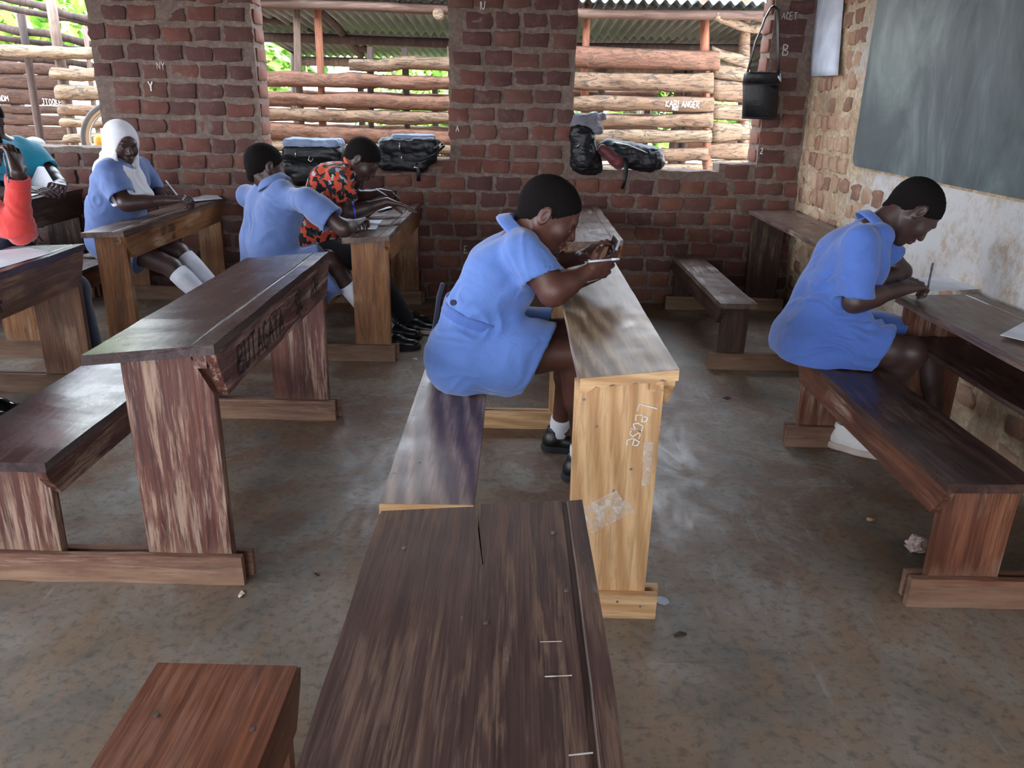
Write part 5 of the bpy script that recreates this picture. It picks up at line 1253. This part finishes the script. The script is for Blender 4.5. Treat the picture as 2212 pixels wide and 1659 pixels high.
# ================= person in the turquoise shirt, cut by the left edge
q = empty('person', (-3.7, 5.3, 0), 'person in a bright turquoise shirt at the left edge holding a sheet of paper', 'person')
pel, wai, ches, nb = np.array([-3.84, 5.4, .57]), np.array([-3.74, 5.36, .74]), at(30, 355, 5.3), at(14, 308, 5.3)
shR, shL = at(-22, 345, 5.12), at(72, 335, 5.45); lat = shR-shL
armR = (at(-10, 425, 4.95), at(52, 410, 5.0)); armL = (at(118, 372, 5.40), at(122, 398, 5.25))
hc = at(-34, 262, 5.25); fd, ud = np.array([.85, -.2, -.5]), np.array([.3, 0, .9]); hc = at(-32, 258, 5.25)
armL = (at(106, 372, 5.38), at(134, 396, 5.20))
TL = [(np.array([-3.82, y_, .52]), np.array([-3.40, y_, .50]), np.array([-3.42, y_, .1])) for y_ in (5.28, 5.5)]
L, hq = figure(q, pel, wai, ches, nb, shR, shL, lat, TL, armR, armL, hc, fd, ud, 1.15,
    handsR=((1, 0, 0), (0, .2, -1), (0, 1, 0), (.3, .3, .3, .3), .2), handsL=(at(128, 402, 5.1)-armL[1], (-.3, 0, -1), (-.8, -.3, 0), (.5, .5, .6, .7), .3), sc=1.05)
D = torso_cloth(pel, wai, ches, nb, shR, shL, lat, 1.12, (.02, 0, 0)); D.cone(nb-[0, 0, .06], shL, .07, .06, .05)
D.sub(sleeve(shR, armR[0], .072, .08, .75, .062), .03); D.sub(sleeve(shL, armL[0], .075, .078, .88, .055), .03); D.cyl(nb+nrm(hc-nb)*.07, nb+nrm(hc-nb)*.3, .10, .01)
link('shirt', grow(D, .009, disp=folds([(at(50, 350, 5.1), .16, (.9, 0, .4), 1.2)], .007, 20, 105)), M_TURQ, q)
T = Field()
for hp, kn, an in TL: T.cone(hp, kn, .095, .075, .03); T.cone(kn, an, .07, .06, .02); shoe('shoe', (an[0], an[1], 0), (an[0]+.2, an[1], 0), q, M_SHOEB, 1.05, M_BLACKC)
link('trousers', grow(T, .012), M_NAVY, q)
# the sheet stands up from the desk, held by the hand
A_ = [at(58, 410, 5.16), at(122, 404, 5.12), at(95, 360, 5.2), at(80, 362, 5.24)]
def sheet3d(label, P, bow, mat=M_PAPER):
    n = 8; V = []; P = [np.array(p) for p in P]; N = nrm(np.cross(P[1]-P[0], P[3]-P[0]))
    for w in range(n+1):
        for i in range(n+1):
            u_, v_ = i/n, w/n; V.append((P[0]*(1-u_)+P[1]*u_)*(1-v_)+(P[3]*(1-u_)+P[2]*u_)*v_+N*bow*math.sin(PI*u_))
    F = [(a*(n+1)+i, a*(n+1)+i+1, (a+1)*(n+1)+i+1, (a+1)*(n+1)+i) for a in range(n) for i in range(n)]
    bm = bmesh.new(); bm.from_mesh(pydata(V, F)); bmesh.ops.solidify(bm, geom=bm.faces[:], thickness=.0008)
    return tag(link('exam_paper', frombm(bm), mat, origin=tuple(P[0])), label, 'paper')
sheet3d('sheet of paper tilted up in the hand of the person in turquoise', A_, .01)
paper([(0, 432), (58, 418), (122, 408), (0, 446)], 'white paper flat on the desk before the person in turquoise', .802)

# ================= person in the coral red top, only one arm in the picture
w = empty('person', (-2.75, 3.6, 0), 'person in a coral red long-sleeved top with one elbow on the desk', 'person')
el = at(42, 500, 3.72); wr = at(38, 372, 3.66); sh = at(-95, 400, 3.72); nb = at(-120, 350, 3.85); ches = at(-140, 430, 3.85); wai = at(-150, 510, 3.85); pel = at(-150, 590, 3.85)
hc = at(-48, 318, 3.82); fd, ud = np.array([.8, -.1, -.4]), np.array([.4, 0, .9]); shL = at(-90, 385, 4.05)
legs = [(at(-140, 610, 3.75), at(110, 610, 3.72), at(160, 850, 4.0)), (at(-130, 590, 3.95), at(150, 605, 4.02), at(190, 800, 4.18))]
kn_ = at(152, 640, 3.98)
legs = [(at(-140, 610, 3.75), at(60, 620, 3.72), np.array([at(60, 620, 3.72)[0]-.3, 3.72, .1])), (at(-130, 590, 3.95), at(158, 625, 3.97), np.array([at(158, 625, 3.97)[0]+.03, 3.99, .10]))]
legs[0] = (legs[0][0], at(-20, 620, 3.70), at(-20, 620, 3.70)-[.35, 0, .36])
figure(w, pel, wai, ches, nb, sh, shL, sh-shL, legs, (el, wr), (at(-40, 480, 4.1), at(20, 500, 4.1)), hc, fd, ud, 1.1, handsR=(at(28, 320, 3.72)-wr, (-.8, .2, -.2), (0, .8, .3), (.45, .5, .6, .7), .3), handsL=((1, -.2, 0), (0, 0, -1), (0, -1, 0), (.3, .3, .3, .3), .2), sc=1.0, h=.008)
D = torso_cloth(pel, wai, ches, nb, sh, shL, sh-shL, 1.0, (.02, 0, 0))
G = Field(); G.cone(sh, el, .066, .062, .03); G.cone(el, el+(wr-el)*.55, .064, .050, .03); G.cone(el+(wr-el)*.55, el+(wr-el)*1.2, .050, .047, .02); G.plane(el+(wr-el)*.93, nrm(wr-el), .003); G.cyl(el+(wr-el)*.8, el+(wr-el)*1.3, .038, .0); D.sub(G, .03)
G = Field(); G.cone(shL, at(-40, 480, 4.1), .062, .055, .03); G.cone(at(-40, 480, 4.1), at(12, 498, 4.1), .055, .045, .03); D.sub(G, .03)
D.cyl(nb+nrm(hc-nb)*.07, nb+nrm(hc-nb)*.3, .10, .01); D.plane(pel-[0, 0, .05], (0, 0, -1), .01)
link('top', grow(D, .008, disp=folds([(el, .14, nrm(wr-el), 1.2)], .006, 24, 110)), M_REDC, w)
G = Field(); G.cone(el+(wr-el)*.78, el+(wr-el)*.90, .052, .052, .01); G.plane(el+(wr-el)*.93, nrm(wr-el), .002); G.plane(el+(wr-el)*.76, nrm(el-wr), .002); G.cyl(el+(wr-el)*.7, el+(wr-el)*1.1, .038, .0)
link('cuff', grow(G, .005), M_REDC, w)
T = Field()
for hp, kn, an in legs: T.cone(hp, kn, .10, .078, .03); T.cone(kn, an+[0, 0, .03], .072, .062, .03)
T.cone(pel+[0, -.06, -.04], pel+[0, .06, -.04], .12, .12, .04)
link('trousers', grow(T, .009), M_NAVY, w)
for hp, kn, an in legs: shoe('shoe', (an[0], an[1], 0), (an[0]+.2, an[1], 0), w, M_SHOEB, 1.05, M_BLACKC)
pen('grey pen held in the raised dark hand at the left edge', at(8, 330, 3.62), at(20, 395, 3.62), M_PENK)
# ---------------------------------------------------------------- bags
M_BAG = cloth_mat('black_bag_nylon', S(13, 14, 20), rough=.5, sheen=0.0); M_BAGG = cloth_mat('grey_blue_bag_nylon', S(120, 136, 164), rough=.6, sheen=.1); M_BAGL = cloth_mat('grey_bag_cloth', S(110, 110, 120), rough=.8)
M_BAGR = cloth_mat('maroon_bag_cloth', S(92, 28, 34), rough=.6); M_PULL = plain('zip_metal', S(200, 196, 190), .3, Metallic=.9)
def bx(c, hx, hy, hz, r, n=3): return c
def soft(F, c, h, r, k=.02):
    "rounded block from cones along its edges"
    c = np.array(c, float); h = np.array(h, float)-r
    for sy in (-1, 0, 1):
        for sz in (-1, 0, 1) if h[2] > r else (-1, 1): F.cone(c+[-h[0], sy*h[1], sz*h[2]], c+[h[0], sy*h[1], sz*h[2]], r, r, k)
def crumple(a, fr, seed): return lambda P, N: a*fbm(P, seed, fr)+a*.6*(1-2*np.abs(vnoise(P*[1, 1, 2.5], seed+7, fr*1.6)))
b1 = empty('backpack', tuple(at(678, 325, 6.15)), 'black backpack with a blue-grey top panel on the middle sill', 'backpack')
c = at(679, 333, 6.12); F = Field(); soft(F, c+[0, .03, -.015], (.225, .13, .085), .05); F.cone(c+[-.17, -.09, -.09], c+[.10, -.10, -.10], .07, .06, .05); F.cone(c+[-.1, -.10, -.17], c+[.05, -.10, -.15], .05, .045, .05)
link('body', grow(F, .008, disp=crumple(.006, 12, 120)), M_BAG, b1)
F = Field(); soft(F, c+[-.005, .03, .075], (.205, .115, .035), .03); link('top_panel', grow(F, .007, disp=crumple(.004, 11, 124)), M_BAGG, b1)
tubelink('zip', [c+[-.225, .0, .05], c+[-.2, -.085, .045], c+[-.05, -.105, .035], c+[.1, -.1, .045], c+[.2, -.07, .06], c+[.23, .02, .07]], .005, M_BAG, b1)
tubelink('zip_pull', [c+[-.105, -.112, .03], c+[-.11, -.118, -.015]], .005, M_PULL, b1)
tubelink('hook', [c+[-.0, -.155, -.005], c+[-.005, -.165, -.03], c+[.012, -.165, -.042], c+[.03, -.16, -.02]], .0035, M_PULL, b1)
tubelink('strap', [c+[.06, -.1, -.03], c+[.16, -.14, -.08], c+[.2, -.12, -.2], c+[.12, -.1, -.28]], .016, M_BAG, b1, 8, (1, .35))
b2 = empty('backpack', tuple(at(885, 325, 6.15)), 'black backpack with zips and hanging straps on the middle sill beside the second pier', 'backpack')
c = at(884, 330, 6.12); F = Field(); soft(F, c+[.0, .02, .05], (.215, .12, .055), .04); F.cone(c+[-.2, -.08, -.015], c+[.16, -.08, -.02], .055, .055, .03); F.cone(c+[-.17, -.10, -.07], c+[.1, -.10, -.085], .05, .04, .04)
link('body', grow(F, .008, disp=crumple(.007, 12, 130)), M_BAG, b2)
F = Field(); soft(F, c+[.03, .03, .105], (.15, .09, .022), .02); link('top_panel', grow(F, .006, disp=crumple(.003, 12, 131)), M_BAGG, b2)
tubelink('shoulder_strap', [c+[-.02, -.14, -.04], c+[.10, -.15, -.04], c+[.2, -.14, .0], c+[.27, -.12, .06], c+[.26, -.11, .075], c+[.19, -.12, .04]], .022, M_BAG, b2, 10, (1, .4))
tubelink('zip', [c+[-.22, .0, .045], c+[-.19, -.075, .05], c+[0, -.105, .05], c+[.2, -.085, .055]], .005, M_BAG, b2)
for a, b_ in (((-.05, -.112, .075), (-.055, -.116, .03)), ((-.035, -.15, -.012), (-.035, -.155, -.035)), ((-.17, -.1, .04), (-.2, -.1, .01)), ((.235, -.13, .055), (.25, -.13, .07)), ((.05, -.15, -.09), (.09, -.15, -.095))): tubelink('buckle', [c+np.array(a), c+np.array(b_)], .006, M_PULL, b2)
tubelink('hanging_strap', [c+[.07, -.14, -.06], c+[.085, -.145, -.12], c+[.08, -.14, -.19]], .014, M_BAG, b2, 8, (1, .3))
b3 = empty('backpack', tuple(at(1270, 330, 6.12)), 'black backpack with a crumpled grey hood standing on the right sill against the pier', 'backpack')
c = at(1268, 318, 6.08); F = Field(); F.cone(c+[-.04, 0, .10], c+[-.02, -.02, -.08], .085, .10, .05); F.cone(c+[.0, -.02, -.1], c+[.06, -.04, -.13], .075, .06, .05)
link('body', grow(F, .008, disp=crumple(.010, 12, 140)), M_BAG, b3)
F = Field(); F.cone(c+[-.06, 0, .17], c+[.04, 0, .195], .07, .045, .03); F.cone(c+[.03, -.02, .14], c+[.075, -.03, .13], .04, .035, .03); F.cone(c+[.04, .02, .2], c+[.11, .02, .215], .03, .022, .02)
link('hood', grow(F, .006, disp=crumple(.008, 16, 142)), M_BAGL, b3)
tubelink('strap', [c+[.03, -.06, .08], c+[.05, -.1, -.0], c+[.04, -.11, -.08]], .012, M_BAG, b3, 8, (1, .4)); tubelink('hook', [c+[-.09, -.1, .0], c+[-.06, -.11, .03]], .004, M_PULL, b3)
b4 = empty('backpack', tuple(at(1370, 335, 6.14)), 'black backpack slumped sideways on the right sill with a strap hanging down', 'backpack')
c0, c1 = at(1318, 322, 6.1), at(1408, 342, 6.12); F = Field(); F.cone(c0+[-.02, 0, .0], c1, .075, .085, .03); F.cone(c0+[.05, -.03, -.05], c1+[-.02, -.03, -.025], .06, .07, .04); F.cone(c1, c1+[.05, 0, -.03], .08, .045, .03)
link('body', grow(F, .008, disp=crumple(.007, 12, 150)), M_BAG, b4)
F = Field(); F.cone(c0+[-.06, -.05, .0], c0+[.06, -.06, -.09], .035, .05, .03); link('side_panel', grow(F, .007, disp=crumple(.004, 12, 151)), M_BAGR, b4)
tubelink('zip', [c0+[.02, -.06, .05], c0+[.12, -.075, .035], c1+[-.02, -.08, .03], c1+[.07, -.06, -.0]], .005, M_PULL, b4)
e_ = at(1352, 372, 5.98); tubelink('hanging_strap', [c0+[.10, -.07, -.03], e_+[0, .0, .05], e_, e_+[-.0, 0, -.05], e_+[-.02, .0, -.12]], [.016, .018, .016, .010, .012], M_BAG, b4, 8, (1, .35))
# bag hung on the pier
hb = empty('shoulder_bag', tuple(at(1642, 205, 6.0)), 'dark cylindrical shoulder bag hanging by its strap from a nail on the right-hand pier', 'bag')
c = at(1642, 206, 5.98); tp, btm = at(1646, 158, 5.98), at(1640, 257, 5.98); F = Field()
V = tp-btm; F.cyl(btm, tp, .125, .0, '+') if False else None
me = tube([btm+[0, 0, .0], btm+[0, 0, .006], btm+(tp-btm)*.5, tp-[0, 0, .075], tp-[0, 0, .07]], [.110, .122, .124, .124, .122], 32, (1, .62)); 
me.transform(Matrix.Identity(4)); link('body', me, M_BAG, hb, True)
link('lid', tube([tp-[0, 0, .072], tp-[0, 0, .01], tp+[0, 0, .004], tp+[0, 0, .006]], [.127, .124, .118, .06], 32, (1, .64)), M_BAG, hb, True)
link('piping', tube([btm+[0, 0, .004], btm+[0, 0, .014]], .126, 32, (1, .64)), M_BLACKC, hb, True)
link('lid_zip', tube([tp-[0, 0, .078], tp-[0, 0, .07]], .1285, 32, (1, .645)), M_BLACKC, hb, True)
st = at(1671, 14, 6.03)
tubelink('strap', [tp+[-.105, 0, -.02], at(1632, 90, 6.0), at(1645, 60, 6.0), at(1652, 40, 6.0), st+[-.02, -.01, -.01], st, at(1680, 22, 6.02), at(1681, 60, 6.0), at(1681, 110, 6.0), tp+[.118, 0, -.03]], .022, M_BAG, hb, 8, (.28, 1))
tubelink('strap_loop', [tp+[.122, -.01, -.0], tp+[.128, -.02, -.05], tp+[.10, -.05, -.02]], .007, M_WHITE, hb)
tubelink('nail', [st+[0, .06, 0], st+[0, -.01, .01]], .004, M_NAIL, hb)
# poster hung on the right wall
pw = [];
for v_ in range(13):
    for u_ in range(7):
        a, b_ = u_/6, v_/12; px = 1750+(a*60)+b_*(1-a)*8+b_*a*14; py = 165-b_*190+a*0+(1-b_)*a*(-2)
        d = at(px, py, 5.0); 
        # stand the sheet 1 to 6 cm off the wall plane
        X = 2.06-.03*(math.sin(a*PI)*.9+.3*math.sin(b_*5+a*2)); r0 = at(px, py, 1.0)-[0, 0, CAM_H]; k = X/r0[0]; pw.append(np.array([0, 0, CAM_H])+r0*k)
pf_ = [(v_*7+u_, v_*7+u_+1, (v_+1)*7+u_+1, (v_+1)*7+u_) for v_ in range(12) for u_ in range(6)]
bm = bmesh.new(); bm.from_mesh(pydata(pw, pf_)); bmesh.ops.solidify(bm, geom=bm.faces[:], thickness=.001)
tag(link('wall_chart', frombm(bm), plain('chart_paper', S(196, 204, 220), .6), origin=tuple(pw[0]), smooth=True), 'bulging pale sheet of chart paper hung on the right wall by the corner', 'poster')
# cup, litter, leaf
def lathe(name, c, prof, mat, label, cat, tilt=(0, 0), seg=28):
    V = []; F = []
    for r_, z_ in prof:
        for k in range(seg): a = 2*PI*k/seg; V.append((c[0]+r_*math.cos(a)+tilt[0]*z_, c[1]+r_*math.sin(a)+tilt[1]*z_, c[2]+z_))
    n = len(prof)
    for i in range(n-1):
        for k in range(seg): F.append((i*seg+k, i*seg+(k+1) % seg, (i+1)*seg+(k+1) % seg, (i+1)*seg+k))
    F.append(tuple((n-1)*seg+k for k in range(seg)))
    return tag(link(name, pydata(V, F), mat, origin=tuple(c), smooth=False), label, cat)
zc = .537
d_ = _fw+_rt*(2043-1106)/F_PX-_up*(712-829.5)/F_PX; cc = np.array([0, 0, CAM_H])+d_*((zc-CAM_H)/d_[2])
lathe('cup', cc, [(.036, 0), (.036, .004), (.033, .006), (.022, .078), (.021, .083)], plain('white_plastic', S(206, 212, 216), .35), 'white plastic cup upside down on the shelf of the desk by the whitewashed wall', 'cup')
def on_floor(px, py, z=0.0):
    d = _fw+_rt*(px-1106)/F_PX-_up*(py-829.5)/F_PX; return np.array([0, 0, CAM_H])+d*((z-CAM_H)/d[2])
def lump(name, label, cat, p, r, mat, seed, amp=.4, sub=3):
    bm = bmesh.new(); bmesh.ops.create_icosphere(bm, subdivisions=sub, radius=1.0); co = np.array([v.co[:] for v in bm.verts])
    k = 1+amp*fbm(co, seed, 1.6); co = co*k[:, None]*np.array(r)
    for v, q_ in zip(bm.verts, co): v.co = Vector(q_.tolist())
    mz = min(q_[2] for q_ in co); me = frombm(bm); me.transform(Matrix.Translation(Vector((p[0], p[1], p[2]-mz))))
    return tag(link(name, me, mat, origin=tuple(p)), label, cat)
M_CRUM = plain('crumpled_wrapper', S(190, 170, 160), .5, .5, 40); M_STONE = plain('tan_stone', S(176, 140, 100), .8, .6, 80)
lump('crumpled_paper', 'crumpled pale paper ball on the floor beside the end of the right bench', 'litter', on_floor(1975, 1195), (.034, .026, .022), M_CRUM, 160, .75)
lump('stone', 'small tan stone on the bare floor above the crumpled paper ball', 'stone', on_floor(1878, 1125), (.013, .010, .006), M_STONE, 161)
lump('crumpled_paper', 'small crumpled white paper on the bench behind the honey brown desk', 'litter', on_floor(198, 556, .412), (.05, .02, .012), plain('white_wrap', S(200, 200, 196), .7), 162, .6)
def flake(label, pts, mat, nm='scrap', h=.0012, cat='litter', z=0.0, up=0.004):
    P = [on_floor(a, b_, z)+[0, 0, .001+(up if i % 3 == 1 else 0)] for i, (a, b_) in enumerate(pts)]; bm = bmesh.new(); vs_ = [bm.verts.new(p) for p in P]; bm.faces.new(vs_); bmesh.ops.triangulate(bm, faces=bm.faces[:]); bmesh.ops.solidify(bm, geom=bm.faces[:], thickness=-h)
    return tag(link(nm, frombm(bm), mat, origin=tuple(P[0])), label, cat)
flake('pale blue-white scrap stuck to the floor beside the foot of the pale desk', [(1414, 1292), (1424, 1288), (1436, 1291), (1444, 1296), (1446, 1303), (1436, 1308), (1424, 1305), (1417, 1299)], plain('blue_white_scrap', S(190, 206, 220), .7), up=0)
flake('dark curled leaf on the floor below the blue-white scrap', [(1454, 1371), (1468, 1366), (1484, 1368), (1483, 1372), (1468, 1375), (1457, 1376)], plain('dark_leaf', S(66, 52, 44), .8), 'dry_leaf', cat='leaf')
flake('small torn white paper on the floor near the bottom of the left end panel', [(514, 1287), (522, 1280), (526, 1275), (530, 1283), (524, 1290), (516, 1292)], plain('torn_paper', S(206, 190, 170), .8), up=.008)
flake('tiny dark twig on the floor right of the left desk', [(677, 1238), (684, 1240), (690, 1243), (688, 1245), (680, 1242)], plain('dark_twig', S(50, 42, 38), .8), 'twig', cat='twig')
flake('tiny black curl of leaf on the floor between the two back benches', [(1560, 860), (1572, 858), (1580, 861), (1570, 864)], plain('black_curl', S(40, 34, 32), .8), 'dry_leaf', cat='leaf')
flake('small white scrap on the floor right of the brown desk of the boy', [(890, 775), (900, 774), (902, 778), (893, 779)], plain('white_scrap', S(210, 206, 200), .8))
rs = random.Random(8); M_BIT = plain('floor_bits', S(170, 140, 110), .85)
for i in range(12):
    px, py = rs.choice(((rs.uniform(150, 700), rs.uniform(1290, 1420)), (rs.uniform(1430, 1900), rs.uniform(900, 1600)), (rs.uniform(500, 820), rs.uniform(900, 1250))))
    s_ = rs.uniform(2, 4); o = flake('tiny pale crumb of dirt scattered on the floor', [(px, py), (px+s_, py-1), (px+s_*1.4, py+2), (px+s_*.5, py+3)], M_BIT, 'crumb', z=0.0, up=0); o['group'] = 'crumbs of dirt on the floor'
lf = [on_floor(74, 500, .62)+[0, 0, 0]]
flake('long green leaf on the bench left of the honey brown desk', [(72, 494), (90, 491), (110, 492), (123, 496), (108, 500), (84, 503), (73, 505)], plain('fresh_green_leaf', S(96, 170, 50), .5), 'leaf', cat='leaf', z=.412, up=.0)
# shoe lying at the left edge
so = empty('shoe', tuple(on_floor(25, 900)), 'shiny black leather shoe on the floor at the left edge behind the bench', 'shoe')
a_ = on_floor(-40, 905); shoe('upper', (a_[0], a_[1], 0), (a_[0]+.27, a_[1]+.03, 0), so, plain('shiny_black_leather', S(16, 16, 20), .12), 1.2, M_BLACKC)
# bicycle wheel leaning outside the left window hole, with a grey dome and an orange jug beyond the sill
wh = empty('bicycle_wheel', tuple(at(266, 300, 6.9)-[0, 0, .35]), 'bicycle wheel with a tan-walled tyre leaning outside the left window hole', 'wheel')
wc = at(268, 305, 6.9); R_ = .30
def ringo(rad, r, nm, mat, sq=None): return link(nm, tube([wc+[rad*math.cos(t)*.93, rad*math.cos(t)*.35, rad*math.sin(t)] for t in [2*PI*i/60 for i in range(61)]], r, 10), mat, wh, True)
ringo(R_, .026, 'tyre', plain('grey_rubber', S(110, 104, 100), .8)); ringo(R_-.018, .022, 'tyre_wall', plain('tan_rubber', S(200, 170, 130), .7)); ringo(R_-.045, .01, 'rim', M_PULL)
link('hub', tube([wc+[-.03*.35, .04, 0], wc+[.03*.35, -.04, 0]], .02, 12), M_PULL, wh)
for i in range(16):
    t = 2*PI*i/16; link('spoke', tube([wc, wc+[(R_-.04)*math.cos(t)*.93, (R_-.04)*math.cos(t)*.35, (R_-.04)*math.sin(t)]], .0015, 4), M_PULL, wh)
link('prop_pole', tube([wc+[0, .02, 0], (wc[0], wc[1]+.1, -.05)], .02, 8), M_POLED, wh)
link('prop_pole', tube([wc+[0, .02, 0], (wc[0]+.3, wc[1]+.1, -.05)], .02, 8), M_POLED, wh)
gc = at(74, 312, 6.75); dome = Field(); dome.ell(gc, np.eye(3), np.array([.085, .08, .06]), .01); dome.cone(gc-[0, 0, .03], (gc[0], gc[1], -.02), .06, .09, .04)
tag(link('barrel', grow(dome, .014), plain('grey_plastic', S(140, 144, 146), .5), origin=(gc[0], gc[1], -.05)), 'grey domed barrel outside the left window hole', 'barrel')
jc = at(216, 302, 7.1); jf = Field(); jf.cone(jc, (jc[0], jc[1], -.0), .05, .09, .03); tag(link('jerrycan', grow(jf, .014), plain('orange_plastic', S(236, 160, 30), .5), origin=(jc[0], jc[1], -.05)), 'orange jerrycan outside the left window hole beside the wheel', 'jerrycan')
# nail-hung wood disc on the shed edge and pieces beside the chalkboard
dk = at(946, 30, 7.6); tag(link('log_end', tube([dk+[0, -.02, 0], dk+[0, .12, 0]], .045, 16), M_OFF[1], shed), None)
